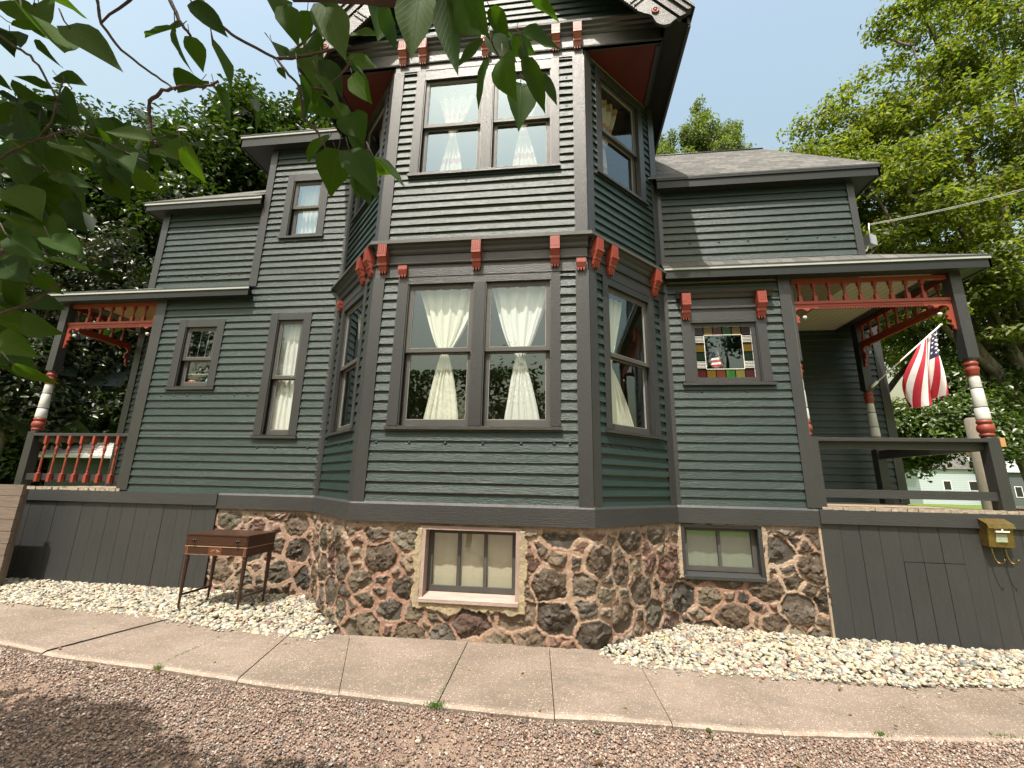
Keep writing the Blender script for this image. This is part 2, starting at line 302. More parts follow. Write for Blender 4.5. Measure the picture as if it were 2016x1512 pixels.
def npmesh(name, V, F, mats, col=None, uv=None, parent=None, smooth=False):
    me = bpy.data.meshes.new(name); V = np.asarray(V, np.float32); F = np.asarray(F, np.int32); k = F.shape[1]
    o0 = ROOTLOC.get(parent.name, Vector((0, 0, 0))) if parent else Vector((0, 0, 0)); V = V - np.array(o0, np.float32)
    me.vertices.add(len(V)); me.vertices.foreach_set('co', V.ravel()); me.loops.add(F.size); me.loops.foreach_set('vertex_index', F.ravel())
    me.polygons.add(len(F)); me.polygons.foreach_set('loop_start', np.arange(0, F.size, k, dtype=np.int32))
    if smooth: me.polygons.foreach_set('use_smooth', np.ones(len(F), bool))
    me.update(calc_edges=True)
    if col is not None:
        a = me.color_attributes.new('Col', 'FLOAT_COLOR', 'POINT'); c = np.ones((len(V), 4), np.float32); c[:, :3] = col; a.data.foreach_set('color', c.ravel())
    if uv is not None:
        ul = me.uv_layers.new(name='UVMap'); ul.data.foreach_set('uv', np.asarray(uv, np.float32)[F.ravel()].ravel())
    for mt in (mats if isinstance(mats, (list, tuple)) else [mats]): me.materials.append(mt)
    ob = bpy.data.objects.new(name, me); COL.objects.link(ob)
    if parent: ob.parent = parent; ROOTLOC[ob.name] = o0
    return ob
# ================================================================ THE HOUSE
W = .966; SQ = math.sqrt(.5)
H = thing('victorian_house', 'dark green clapboard Victorian house with two storey bay, brick red corbels and rubble stone base', 'house', (-.9, 3.0, .2))
XL, XR = -2.08, .25                                    # front face of the bay
FF = Fr((0, 0, 0), (1, 0, 0), (0, -1, 0))              # bay front, u = world x
BL = Fr((XL - W, W, 0), (1, -1, 0), (-1, -1, 0))       # bay left flank, u from the wall outwards
BR = Fr((XR, 0, 0), (1, 1, 0), (1, -1, 0))             # bay right flank, u from the front backwards
BW = W / SQ
FW = Fr((0, W, 0), (1, 0, 0), (0, -1, 0))              # main wall, u = world x
ZB, ZT = 1.215, 1.39                                   # water table board
EXP = .1016
def siding(fr, u0, u1, v0, v1, holes=(), mat=GREEN, parent=H, clip=None, n=0, plugs=(), label=None, seg=.3, phase=0.0):
    mb = MB(); v = v0 - phase
    while v < v1 - .004:
        a, b = max(v, v0), min(v + EXP, v1); cuts = sorted({a, b} | {h for hh in holes for h in hh[2:4] if a < h < b})
        off = random.uniform(0, 30); jt = u0 + (u1 - u0) * random.uniform(-.3, 1.3); jd = random.choice((-.003, .003)); jb = random.uniform(-.0022, .0022); js = random.uniform(0, 100)
        for i in range(len(cuts) - 1):
            c, d = cuts[i], cuts[i + 1]; m = (c + d) / 2; ivs = [(u0, u1) if not clip else clip(m)]
            for h in holes:
                if h[2] <= m <= h[3]:
                    nx = []
                    for p, q in ivs:
                        if h[0] >= q or h[1] <= p: nx.append((p, q)); continue
                        if h[0] > p: nx.append((p, h[0]))
                        if h[1] < q: nx.append((h[1], q))
                    ivs = nx
            tc = .023 - .018 * (c - v) / EXP; td = .023 - .018 * (d - v) / EXP
            for p, q in ivs:
                if q - p < .01: continue
                k = max(1, int((q - p) / seg)); us = [p + (q - p) * j / k for j in range(k + 1)]
                def wob(u): return mnoise.noise(Vector((u * 1.3, js, 0))) * .0026 + mnoise.noise(Vector((u * 5, js, 3))) * .0016 + jb + (jd if u % 50 > jt % 50 else 0)
                for j in range(k):
                    e, f = us[j], us[j + 1]; we, wf = (wob(e), wob(f)) if c == a else (0, 0); te, tf = tc + wob(e + 50) * .8, tc + wob(f + 50) * .8
                    P = fr.p
                    mb.face([P(e, c + we, n + te), P(f, c + wf, n + tf), P(f, d - (.0095 if d > v + EXP - .001 else 0), n + td), P(e, d - (.0095 if d > v + EXP - .001 else 0), n + td)], [(e + off, c), (f + off, c), (f + off, d), (e + off, d)], 0)
                    if c == a: mb.face([P(e, c + we, n - .004), P(f, c + wf, n - .004), P(f, c + wf, n + tf), P(e, c + we, n + te)], [(e, 0), (f, 0), (f, .01), (e, .01)], 0)
                mb.face([fr.p(p, c, n), fr.p(p, c, n + tc), fr.p(p, d, n + td), fr.p(p, d, n)], None, 0); mb.face([fr.p(q, c, n), fr.p(q, d, n), fr.p(q, d, n + td), fr.p(q, c, n + tc)], None, 0)
        v += EXP
    for (pu, pv) in plugs:
        c = Vector(fr.p(pu, pv, n + .011)); A = Matrix((fr.u, Vector((0, 0, 1)), fr.n)).transposed()
        mb.lathe(c, [(.016, 0), (.015, .004), (.009, .008), (.0, .009)], 10, 0, A)
    return mb.build('siding', mat, parent, label)
def sheath(fr, u0, u1, v0, v1, holes=(), n=-.003, th=None):
    mb = MB(); us = sorted({u0, u1} | {x for h in holes for x in h[:2]}); vs = sorted({v0, v1} | {x for h in holes for x in h[2:]})
    for i in range(len(us) - 1):
        for j in range(len(vs) - 1):
            cu, cv = (us[i] + us[i + 1]) / 2, (vs[j] + vs[j + 1]) / 2
            if any(h[0] < cu < h[1] and h[2] < cv < h[3] for h in holes): continue
            mb.box(fr, us[i], us[i + 1], vs[j], vs[j + 1], n - .03, n)
    return mb
SHE = MB()
def add_sheath(fr, u0, u1, v0, v1, holes=()):
    sheath(fr, u0, u1, v0, v1, holes).build('wall', INTER, H)
def board(name, fr, u0, u1, v0, v1, n0=0, n1=.028, mat=GRAY, parent=H, rot=False):
    mb = MB(); mb.box(fr, u0, u1, v0, v1, n0, n1, 0, rot); return mb.build(name, mat, parent)
def window(fr, cas, ops, meet, sill=None, pane=GLASS, label=None, cw=.028, sashmat=SASH, dep=0.0, stile=.042, storm=False):
    c = MB(); u0, u1, v0, v1 = cas; ov0, ov1 = ops[0][2], ops[0][3]; edges = [u0] + [x for o in ops for x in o[:2]] + [u1]
    for i in range(0, len(edges), 2): c.box(fr, edges[i], edges[i + 1], v0 if i in (0, len(edges) - 2) else ov0, v1 if i in (0, len(edges) - 2) else ov1, 0, cw, 0, True)
    c.box(fr, edges[1], edges[-2], ov1, v1, 0, cw - .003)
    if ov0 - v0 > .002: c.box(fr, edges[1], edges[-2], v0, ov0, 0, cw - .003)
    for o in ops:
        a, b, e, f = o
        for bx in ((a - .02, a, e, f), (b, b + .02, e, f), (a - .02, b + .02, f, f + .02), (a - .02, b + .02, e - .02, e)): c.box(fr, *bx, -.15, -.002, 0)
        for s_ in (a, b - .012): c.box(fr, s_, s_ + .012, e, f, -.016 + cw - .02, cw - .012, 0)      # blind stops
    wob = c.build('window', GRAY, H, label)
    for o in ops:
        a, b, e, f = o; a += .012; b -= .012
        for (s0, s1, nn, up) in (((meet - .022, f, -.040, True), (e, meet + .018, -.078, False)) if meet else ((e, f, -.04, True),)):
            sm = MB(); br = .042 if up else .07; br = br if meet else .045
            sm.box(fr, a, a + stile, s0, s1, nn, nn + .032, 0, True); sm.box(fr, b - stile, b, s0, s1, nn, nn + .032, 0, True)
            sm.box(fr, a + stile, b - stile, s0, s0 + br, nn, nn + .031); sm.box(fr, a + stile, b - stile, s1 - .045, s1, nn, nn + .031)
            g0, g1, h0, h1 = a + stile, b - stile, s0 + br, s1 - .045
            for bx in ((g0, g0 + .006, h0, h1), (g1 - .006, g1, h0, h1), (g0, g1, h0, h0 + .006), (g0, g1, h1 - .004, h1)): sm.box(fr, *bx, nn + .008, nn + .024, 1)
            so = sm.build('sash', [sashmat, PUTTY], wob)
            pm = MB(); pm.face([fr.p(g0, h0, nn + .014), fr.p(g1, h0, nn + .014), fr.p(g1, h1, nn + .014), fr.p(g0, h1, nn + .014)]); pm.build('pane', pane, wob)
    if sill:
        sm = MB(); sm.prism(fr, [(-.05, v0 + .004), (sill[1], v0 - .008), (sill[1], v0 - .04), (0, v0 - .036), (-.05, v0 - .036)], u0 - sill[0], u1 + sill[0]); sm.build('sill', GRAY, wob)
    return wob
def corbel(fr, u, vt, w_=.10, full=True, mat=RED, n0=.03):
    mb = MB(); a, b = u - w_ / 2, u + w_ / 2
    if full:
        d = .095
        mb.box(fr, a, b, vt - .155, vt, n0, n0 + d)
        for k in range(4): x = a + .008 + k * (w_ - .016 - .009) / 3; mb.box(fr, x, x + .009, vt - .115, vt - .008, n0 + d, n0 + d + .006)
        mb.box(fr, a, b, vt - .15, vt - .122, n0 + d, n0 + d + .007)
        mb.prism(fr, [(n0, vt - .155), (n0 + d - .002, vt - .155), (n0 + .062, vt - .20), (n0, vt - .20)], a + .003, b - .003)
        mb.box(fr, a + .001, b - .001, vt - .235, vt - .20, n0, n0 + .058); z = vt - .235
    else: z = vt; mb.box(fr, a, b, z - .045, z + .0, n0, n0 + .05); z -= .045
    mb.prism(fr, [(n0, z), (n0 + .05, z), (n0 + .032, z - .05), (n0, z - .05)], a + .004, b - .004)
    for k in range(3):
        x0 = a + .006 + k * (w_ - .012) / 3; x1 = x0 + (w_ - .012) / 3 - .004
        mb.plate(fr, [(x0, z - .05), ((x0 + x1) / 2, z - .09), (x1, z - .05)], n0, n0 + .03)
    return mb.build('corbel', mat, H)
def curtain(name, label, fr, v0, v1, shape, n=-.14, mat=CURT, folds=5, amp=.02, N=30, K=46):
    V = []; UV = []; F = []; ph = random.uniform(0, 6)
    for j in range(N + 1):
        t = j / N; v = v1 + (v0 - v1) * t; a, b = shape(t)
        for i in range(K + 1):
            s = i / K; wd = (b - a); am = amp * min(1, .35 + wd * 1.4); q = math.sin(folds * 2 * math.pi * s + ph + .6 * math.sin(3 * t)) + .45 * math.sin(folds * 4.7 * math.pi * s + 2 * ph)
            V.append(fr.p(a + wd * s + .006 * math.sin(9 * t + s * 7), v, n + am * q)); UV.append((s * .9, v))
    for j in range(N):
        for i in range(K): a = j * (K + 1) + i; F.append((a, a + 1, a + K + 2, a + K + 1))
    o = npmesh(name, V, F, mat, None, UV, None, True); return tag(o, label, 'curtain')

# ---- wall openings
FW1 = [(-1.69, -.95, 2.145, 3.70), (-.83, -.13, 2.145, 3.70)]; FU1 = [(-1.69, -.95, 5.11, 6.46), (-.83, -.13, 5.11, 6.46)]
cFL = (-1.805, -.035, 2.145, 3.78); cFU = (-1.795, -.035, 5.11, 6.60)
bRl = (.21, 1.14, 2.145, 3.80); bRo = [(.295, 1.04, 2.145, 3.72)]; bRu = (.19, 1.12, 5.11, 6.60); bRuo = [(.28, 1.02, 5.11, 6.50)]
bLl = (BW - 1.14, BW - .21, 2.145, 3.80); bLo = [(BW - 1.04, BW - .295, 2.145, 3.72)]; bLu = (BW - 1.12, BW - .19, 5.11, 6.60); bLuo = [(BW - 1.02, BW - .28, 5.11, 6.50)]
kc = (-5.43, -4.72, 2.79, 3.765); ko = [(-5.32, -4.83, 2.80, 3.66)]; tc = (-4.03, -3.425, 2.14, 3.83); to = [(-3.92, -3.535, 2.145, 3.73)]; uc = (-4.105, -3.435, 5.03, 6.06); uo = [(-4.0, -3.54, 5.035, 5.95)]
sc = (1.42, 2.39, 2.80, 3.56); so_ = [(1.525, 2.285, 2.80, 3.54)]
# ---- sheathing and siding
add_sheath(FF, XL, XR, ZB, 6.72, FW1 + FU1); add_sheath(BL, 0, BW, ZB, 6.72, bLo + bLuo); add_sheath(BR, 0, BW, ZB, 6.72, bRo + bRuo)
add_sheath(FW, -5.85, XL - W, ZB, 4.25, ko + to); add_sheath(FW, -4.43, XL - W, 4.25, 6.60, uo); add_sheath(FW, XR + W, 2.72, ZB, 4.30, so_); add_sheath(FW, XR + W, 3.59, 4.30, 5.50)
ULF = Fr((0, W + .045, 0), (1, 0, 0), (0, -1, 0)); add_sheath(ULF, -6.12, -4.43, 4.15, 5.70)
pl = lambda us, v: [(u, v) for u in us]
siding(FF, XL + .115, XR - .125, ZT, 3.83, [cFL], plugs=pl([-1.9, -1.55, -1.18, -.8, -.42, -.1, .05], 1.975) + [(.045, 3.62), (-1.9, 3.55)])
siding(FF, XL + .115, XR - .125, 4.235, 6.66, [cFU], plugs=pl([-1.87, -1.42, -1.1, -.62, -.18, .05], 4.975) + [(.05, 5.9), (.05, 6.3)])
siding(BR, .11, BW - .115, ZT, 3.83, [bRl], plugs=pl([.18, .3, .62, .88], 1.98)); siding(BR, .11, BW - .115, 4.235, 6.66, [bRu])
siding(BL, .115, BW - .11, ZT, 3.83, [bLl], plugs=pl([.35, .75, 1.1], 1.98)); siding(BL, .115, BW - .11, 4.235, 6.66, [bLu])
siding(FW, -5.70, XL - W - .03, ZT, 4.25, [kc, tc], plugs=pl([-5.5, -5.3, -5.1, -4.9, -4.4, -4.2], 2.67) + pl([-3.95, -3.7, -3.25], 1.98) + pl([-5.6, -4.6, -3.3], 3.75) + [(-3.25, 2.73)])
siding(FW, -4.335, XL - W - .03, 4.25, 6.53, [uc], plugs=pl([-4.05, -3.85, -3.45, -3.15], 4.93) + pl([-4.2], 6.05) + pl([-3.8, -3.7, -3.3], 4.55), phase=(4.25 - ZT) % EXP)
siding(ULF, -6.02, -4.50, 4.2, 5.56, [], plugs=pl([-5.85, -5.55, -5.3, -5.05, -4.85, -4.7], 4.48))
siding(FW, XR + W + .06, 2.575, ZT, 4.06, [(sc[0], sc[1], sc[2], 3.93)], plugs=pl([1.5, 1.85, 2.2, 2.45], 2.02) + pl([1.6, 2.1], 2.69) + [(2.47, 3.7)])
siding(FW, XR + W + .06, 3.52, 4.36, 5.38, [], plugs=pl([1.6, 1.95, 2.3, 2.75, 3.1, 3.3], 4.62))
siding(FW, XR + W + .06, 3.52, 4.335, 4.36, [], mat=DRIP)
# porch back walls and the hidden returns
RB = Fr((0, 2.95, 0), (1, 0, 0), (0, -1, 0)); add_sheath(RB, 2.7, 4.97, 1.2, 4.4); siding(RB, 2.7, 4.86, 1.42, 4.3, mat=GREEND, seg=1)
LB = Fr((0, 2.0, 0), (1, 0, 0), (0, -1, 0)); add_sheath(LB, -7.26, -5.8, 1.2, 4.4); siding(LB, -7.15, -5.8, 1.42, 4.25, mat=GREEND, seg=1)
board('corner_board', RB, 4.86, 4.98, 1.42, 4.3); board('corner_board', LB, -7.27, -7.15, 1.42, 4.25)
SX = lambda x, n: Fr((x, 0, 0), (0, 1, 0), (n, 0, 0))
for x, y0, y1, z0, z1, n in ((2.70, W, 2.95, 1.2, 4.4, 1), (4.97, 2.95, 7, 1.2, 4.4, 1), (-5.85, W, 2.0, 1.2, 4.3, -1), (-7.26, 2.0, 7, 1.2, 4.4, -1), (3.59, W, 7, 4.3, 5.45, 1), (-6.12, W + .05, 7, 4.1, 5.75, -1), (-4.43, W, 7, 4.2, 6.6, -1), (1.18, W, 7, 5.4, 6.75, 1), (-3.03, W + .03, 7, 6.3, 6.75, -1)):
    mb = MB(); mb.box(SX(x, n), y0, y1, z0, z1, -.035, -.004); mb.build('side_wall', GREEND, H)
mb = MB(); mb.box(Fr((0, 7, 0), (1, 0, 0), (0, 1, 0)), -7.26, 4.97, .2, 4.4, -.05, 0); mb.box(Fr((0, 7, 0), (1, 0, 0), (0, 1, 0)), -3.0, 1.15, 4.4, 6.75, -.05, 0); mb.build('rear_wall', GREEND, H)
# ---- corner boards, water table
def vb(fr, u0, u1, v0, v1, n1=.03, n0=0): return board('corner_board', fr, u0, u1, v0, v1, n0, n1, rot=True)
for (z0, z1) in ((ZT, 3.80), (4.235, 6.70)):
    zf = 3.784 if z0 < 2 else 6.599
    vb(FF, XL - .012, XL + .115, z0, zf); vb(FF, XR - .125, XR + .012, z0, zf)
    vb(BR, .0, .11, z0, z1, .027); vb(BR, BW - .115, BW + .01, z0, z1, .027); vb(BL, BW - .11, BW, z0, z1, .027); vb(BL, -.01, .115, z0, z1, .027)
for u in (.03, .05): pass
vb(FW, XL - W - .06, XL - W - .01, ZT, 6.5, .02); vb(FW, XR + W + .01, XR + W + .065, ZT, 5.4, .02)
vb(FW, -5.86, -5.70, 1.41, 4.16); vb(FW, -4.44, -4.335, 4.25, 6.52, .032); vb(ULF, -6.13, -6.02, 4.2, 5.66); vb(ULF, -4.50, -4.44, 4.2, 5.66, .026)
vb(FW, 2.575, 2.70, 1.405, 4.16); vb(FW, 2.70, 2.775, 1.405, 2.17, .029, -.09); vb(FW, 3.52, 3.60, 4.34, 5.5)
wt = MB(); wt.prism(FF, [(-.02, ZB), (.045, ZB), (.045, ZT - .012), (.02, ZT + .012), (-.02, ZT + .012)], XL - .019, XR + .019); wt.build('water_table', GRAY, H)
wt = MB(); wt.prism(BL, [(-.02, ZB), (.045, ZB), (.045, ZT - .012), (.02, ZT + .012), (-.02, ZT + .012)], -.019, BW + .018); wt.build('water_table', SKIRT, H)
wt = MB(); wt.prism(BR, [(-.02, ZB), (.045, ZB), (.045, ZT - .012), (.02, ZT + .012), (-.02, ZT + .012)], -.018, BW + .019); wt.build('water_table', GRAY, H)
wt = MB(); wt.prism(FW, [(-.02, ZB), (.042, ZB), (.042, ZT - .012), (.02, ZT + .012), (-.02, ZT + .012)], -4.36, XL - W - .019); wt.build('water_table', GRAY, H); wt = MB(); wt.prism(FW, [(-.02, ZB), (.042, ZB), (.042, ZT - .012), (.02, ZT + .012), (-.02, ZT + .012)], XR + W + .019, 2.68); wt.build('water_table', GRAY, H)
# ---- windows
window(FF, cFL, FW1, 2.95, (.012, .05), label='pair of tall sash windows in the lower bay'); window(FF, cFU, FU1, 5.80, (.012, .05), GLASSU, label='pair of sash windows in the upper bay')
window(BR, bRl, bRo, 2.95, (.02, .05)); window(BR, bRu, bRuo, 5.78, (.02, .05), GLASS); window(BL, bLl, bLo, 2.95, (.02, .05)); window(BL, bLu, bLuo, 5.78, (.02, .05))
window(FW, kc, ko, 3.20, (.015, .045), label='small kitchen sash window'); window(FW, tc, to, 2.92, (.015, .05), label='tall narrow sash window'); window(FW, uc, uo, 5.52, (.015, .045), GLASSU, label='small upstairs sash window')
# stained glass window
sg = window(FW, sc, so_, None, (.03, .05), label='square stained glass window'); 
for ch in list(sg.children):
    if ch.name.startswith('pane') or ch.name.startswith('sash'): bpy.data.objects.remove(ch)
sm = MB(); a, b, e, f = 1.525, 2.285, 2.80, 3.54; g0, g1, h0, h1 = 1.575, 2.225, 2.862, 3.50
sm.box(FW, a, g0, e, f, -.05, -.005, 0, True); sm.box(FW, g1, b, e, f, -.05, -.005, 0, True); sm.box(FW, g0, g1, e, h0, -.05, -.006); sm.box(FW, g0, g1, h1, f, -.05, -.006); sm.build('sash', GRAY, sg)
cu = (g1 - g0) / 6; cv = (h1 - h0) / 6; came = MB(); grid = {(0, 0): 'm', (1, 0): 'a', (2, 0): 'r', (3, 0): 'G', (4, 0): 'y', (5, 0): 'm', (0, 5): 'p', (1, 5): 'a', (2, 5): 'm', (3, 5): 'g', (4, 5): 'a', (5, 5): 'p',
    (0, 1): 't', (5, 1): 't', (0, 2): 'd', (5, 2): 'd', (0, 3): 'a', (5, 3): 'a', (0, 4): 't', (5, 4): 't'}
for (i, j), k in grid.items():
    pm = MB(); x, y = g0 + i * cu, h0 + j * cv
    pm.face([FW.p(x, y, -.03), FW.p(x + cu, y, -.03), FW.p(x + cu, y + cv, -.03), FW.p(x, y + cv, -.03)]); pm.build('coloured_pane', GC[k], sg)
    for bx in ((x - .0028, x + .0028, y, y + cv), (x + cu - .0028, x + cu + .0028, y, y + cv), (x, x + cu, y - .0028, y + .0028), (x, x + cu, y + cv - .0028, y + cv + .0028)): came.box(FW, *bx, -.034, -.022)
    if k == 't':
        for q in range(5): z = y + .014 + q * (cv - .034) / 4; came.prism(FW, [(-.028, z), (-.024, z + .002), (-.024, z + .005), (-.028, z + .007)], x + .006, x + cu - .006)
came.build('lead_came', PVC, sg); pm = MB(); pm.face([FW.p(g0 + cu, h0 + cv, -.032), FW.p(g1 - cu, h0 + cv, -.032), FW.p(g1 - cu, h1 - cv, -.032), FW.p(g0 + cu, h1 - cv, -.032)]); pm.build('pane', GLASS, sg)
hd = MB(); hd.box(FW, 1.42, 2.39, 3.562, 3.715, 0, .026); hd.box(FW, 1.41, 2.40, 3.715, 3.745, 0, .045); hd.box(FW, 1.42, 2.39, 3.745, 3.85, 0, .026)
hd.prism(FW, [(0, 3.85), (.05, 3.85), (.075, 3.885), (.1, 3.90), (.125, 3.925), (0, 3.945)], 1.375, 2.48); hd.build('window_hood', GRAY, H)
corbel(FW, 1.475, 3.885); corbel(FW, 2.335, 3.885)
# ---- bay entablature between the storeys
def entab(fr, u0, u1, zb, zm, zt_):
    e = MB(); e.box(fr, u0, u1, zb, zm, 0, .03); e.prism(fr, [(0, zm), (.05, zm), (.055, zm + .012), (.035, zm + .03), (0, zm + .03)], u0 - .005, u1 + .005); e.box(fr, u0, u1, zm + .03, zt_ - .1, 0, .03)
    e.prism(fr, [(0, zt_ - .1), (.04, zt_ - .1), (.055, zt_ - .08), (.06, zt_ - .05), (.085, zt_ - .03), (.095, zt_), (0, zt_)], u0 - .01, u1 + .01); return e
entab(FF, XL, XR, 3.785, 3.925, 4.15).build('frieze', GRAY, H); entab(BR, 0, BW, 3.80, 3.925, 4.15).build('frieze', GRAY, H); entab(BL, 0, BW, 3.80, 3.925, 4.15).build('frieze', GRAY, H)
cap = MB()
ofs = lambda d: [(XL - W - d * .41 * 0, W, 0)]
def ring(d): k = d * math.tan(R(22.5)); return [(XL - W - d * 1.414, W), (XL - k, -d), (XR + k, -d), (XR + W + d * 1.414, W)]
for (d0, d1, z0, z1) in ((0, .125, 4.15, 4.175), (0, .11, 4.175, 4.20)):
    o = ring(d1); i_ = ring(-.03)
    for k in range(3):
        for z, fl in ((z0, 1), (z1 + (.0 if d1 > .12 else .0), 0)): cap.face([(*o[k], z), (*o[k + 1], z), (*i_[k + 1], z), (*i_[k], z)])
        cap.face([(*o[k], z0), (*o[k + 1], z0), (*o[k + 1], z1), (*o[k], z1)])
o = ring(.11); i_ = ring(.0)
for k in range(3): cap.face([(*o[k], 4.2), (*o[k + 1], 4.2), (*i_[k + 1], 4.245), (*i_[k], 4.245)])
cap.build('drip_cap', SASH, H)
for u in (-1.985, -.93, -.087): corbel(FF, u, 4.145)
corbel(FF, -1.752, 3.90, full=False); corbel(FF, .185, 3.90, full=False)
for u in (.075, .32, 1.14): corbel(BR, u, 4.145)
for u in (BW - .07, BW - .32): corbel(BL, u, 4.145)
corbel(BL, .19, 3.90, full=False)
# ---- gable: entablature, siding, soffits, verge boards, roof
GX0, GX1 = -3.03, 1.18; PK = (-.923, 9.37); SL = 1.125
g = MB(); g.box(FF, GX0, GX1, 6.70, 6.91, -.02, .03); g.prism(FF, [(0, 6.70), (.045, 6.70), (.05, 6.715), (.035, 6.735), (0, 6.735)], GX0, GX1)
g.prism(FF, [(0, 6.90), (.035, 6.90), (.05, 6.925), (.055, 6.95), (.08, 6.965), (.085, 6.99), (.115, 7.01), (.12, 7.035), (0, 7.06)], GX0 - .02, GX1 + .02); g.box(FF, XL, XR, 6.60, 6.70, 0, .029); g.build('frieze', GRAY, H)
for u in (-1.985, -1.725, -.07, .187): corbel(FF, u, 6.995, mat=REDL)
corbel(FF, -.93, 6.995, mat=REDL)
siding(FF, GX0, GX1, 7.06, 9.3, clip=lambda z: (max(GX0, PK[0] - (PK[1] - z) / SL + .05), min(GX1, PK[0] + (PK[1] - z) / SL - .05)))
mb = MB(); mb.plate(FF, [(GX0, 7.0), (GX1, 7.0), (PK[0], 9.33)], -.05, -.005); mb.build('gable_wall', GREEND, H)
sf = MB()
for s_, x0, xw in ((1, XR, GX1), (-1, XL, GX0)):
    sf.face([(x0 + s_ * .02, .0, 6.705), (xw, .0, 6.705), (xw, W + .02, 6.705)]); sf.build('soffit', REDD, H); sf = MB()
for s_, xw in ((1, GX1), (-1, GX0)):
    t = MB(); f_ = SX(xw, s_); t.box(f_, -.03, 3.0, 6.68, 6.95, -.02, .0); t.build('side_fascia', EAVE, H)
    t = MB(); f2 = Fr((xw - s_ * .045, 0, 0), (0, 1, 0), (s_, 0, 0)); t.box(f2, .03, .93, 6.685, 6.703, -.02, .045); t.build('soffit_trim', GRAY, H)
for s_ in (1, -1):
    tip = (PK[0] + s_ * 2.353, 6.722); a_ = math.atan(SL)
    VF = Fr((tip[0], -.30, 0), (s_, 0, 0), (0, -1, 0))
    def q(l, p):   # l metres up the slope from the tip, p metres perpendicular inwards
        return (-l * math.cos(a_) - p * math.sin(a_), tip[1] + l * math.sin(a_) - p * math.cos(a_))
    L = 3.55
    v = MB(); v.plate(VF, [q(0, 0), q(L, 0), q(L, .055), q(0.02, .055)], -.03, .045); v.plate(VF, [q(.005, .055), q(L, .055), q(L, .15), q(.03, .15)], -.03, .022); v.plate(VF, [q(0, .15), q(L, .15), q(L, .175), q(.03, .175)], -.03, -.01); v.build('crown_moulding', GRAY, H)
    out = [q(.05, .175), q(L, .175), q(L, .36)]
    k = int((L - .42) / .035)
    for i in range(k): l = L - i * .035; out += [q(l, .36), q(l - .017, .376)]
    out += [q(.40, .362), q(.36, .35), q(.32, .33), q(.27, .325), q(.22, .345), q(.17, .36), q(.12, .352), q(.08, .325), q(.05, .28)]
    v = MB(); v.plate(VF, out, -.025, .008)
    for i in range(9): l = .52 + i * .34; v.plate(VF, [q(l, .18), q(l + .014, .18), q(l + .014, .35), q(l, .35)], .006, .02); v.plate(VF, [q(l + .06, .18), q(l + .074, .18), q(l + .074, .35), q(l + .06, .35)], .006, .02)
    v.build('verge_board', GRAY, H)
    c = q(.30, .255); A = Matrix((VF.u, Vector((0, 0, 1)), VF.n)).transposed(); r_ = MB()
    for p_ in ([(.042, 0), (.042, .012), (.03, .018), (.026, .010), (.016, .010), (.012, .020), (0, .022)],): r_.lathe(VF.p(*c, .008), p_, 20, 0, A)
    r_.build('rosette', RED, H)
    x0 = PK[0]; xe = tip[0] + s_ * .02; r2 = MB(); r2.slab([(x0, -.36, PK[1] + .035), (xe, -.36, tip[1] + .012), (xe, 7, tip[1] + .012), (x0, 7, PK[1] + .035)], .035, 0, 1); r2.build('roof', [SHING, GRAY], H)
    r3 = MB(); xi = tip[0] - s_ * .0; r3.box(SX(xi - s_ * .03, s_), -.26, 7, tip[1] - .16, tip[1] - .02, -.01, .02); r3.build('side_fascia', GRAY, H)
    r3 = MB(); r3.face([(xi - s_ * .02, -.27, tip[1] - .14), (xi - s_ * .02, 7, tip[1] - .14), (xw if False else (GX1 if s_ > 0 else GX0), 7, tip[1] - .02), ((GX1 if s_ > 0 else GX0), -.27, tip[1] - .02)])
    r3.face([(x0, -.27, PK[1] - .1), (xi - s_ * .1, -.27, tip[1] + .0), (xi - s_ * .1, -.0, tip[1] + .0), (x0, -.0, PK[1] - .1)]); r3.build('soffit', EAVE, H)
# ---- other eaves
def eave(fr_y, x0, x1, zt_, zb_, o_, left=None, right=None, drip=DRIP):
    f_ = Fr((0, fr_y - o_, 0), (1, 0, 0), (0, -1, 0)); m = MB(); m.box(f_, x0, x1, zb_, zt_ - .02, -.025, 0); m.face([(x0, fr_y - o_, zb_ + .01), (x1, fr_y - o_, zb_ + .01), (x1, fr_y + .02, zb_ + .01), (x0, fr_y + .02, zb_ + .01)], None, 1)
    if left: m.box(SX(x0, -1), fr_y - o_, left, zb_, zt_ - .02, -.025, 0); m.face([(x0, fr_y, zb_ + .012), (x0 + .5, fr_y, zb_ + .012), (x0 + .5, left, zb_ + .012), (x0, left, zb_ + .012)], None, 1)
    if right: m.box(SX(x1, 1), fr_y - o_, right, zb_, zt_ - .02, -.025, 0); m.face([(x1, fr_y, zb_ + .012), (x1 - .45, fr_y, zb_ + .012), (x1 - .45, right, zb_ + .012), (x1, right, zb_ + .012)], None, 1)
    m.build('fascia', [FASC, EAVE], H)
    d = MB(); d.box(f_, x0 - .012, x1 + .012, zt_ - .035, zt_, 0, .014)
    if left: d.box(SX(x0, -1), fr_y - o_ - .014, left, zt_ - .035, zt_, 0, .013)
    if right: d.box(SX(x1, 1), fr_y - o_ - .014, right, zt_ - .035, zt_, 0, .013)
    d.build('drip_edge', drip, H)
O = .15
eave(W, -4.90, -2.6, 6.70, 6.52, O, left=6)
r = MB(); r.slab([(-4.92, W - O - .02, 6.715), (-2.9, W - O - .02, 6.715), (-2.9, 3.5, 7.9), (-3.4, 3.5, 7.9)], .015, 0, 1); r.slab([(-4.92, 6, 6.715), (-4.92, W - O - .02, 6.715), (-3.4, 3.5, 7.9), (-3.4, 6, 7.9)], .015, 0, 1); r.build('roof', [SHING, GRAY], H)
eave(W + .045, -6.36, -4.43, 5.66, 5.54, O, left=6)
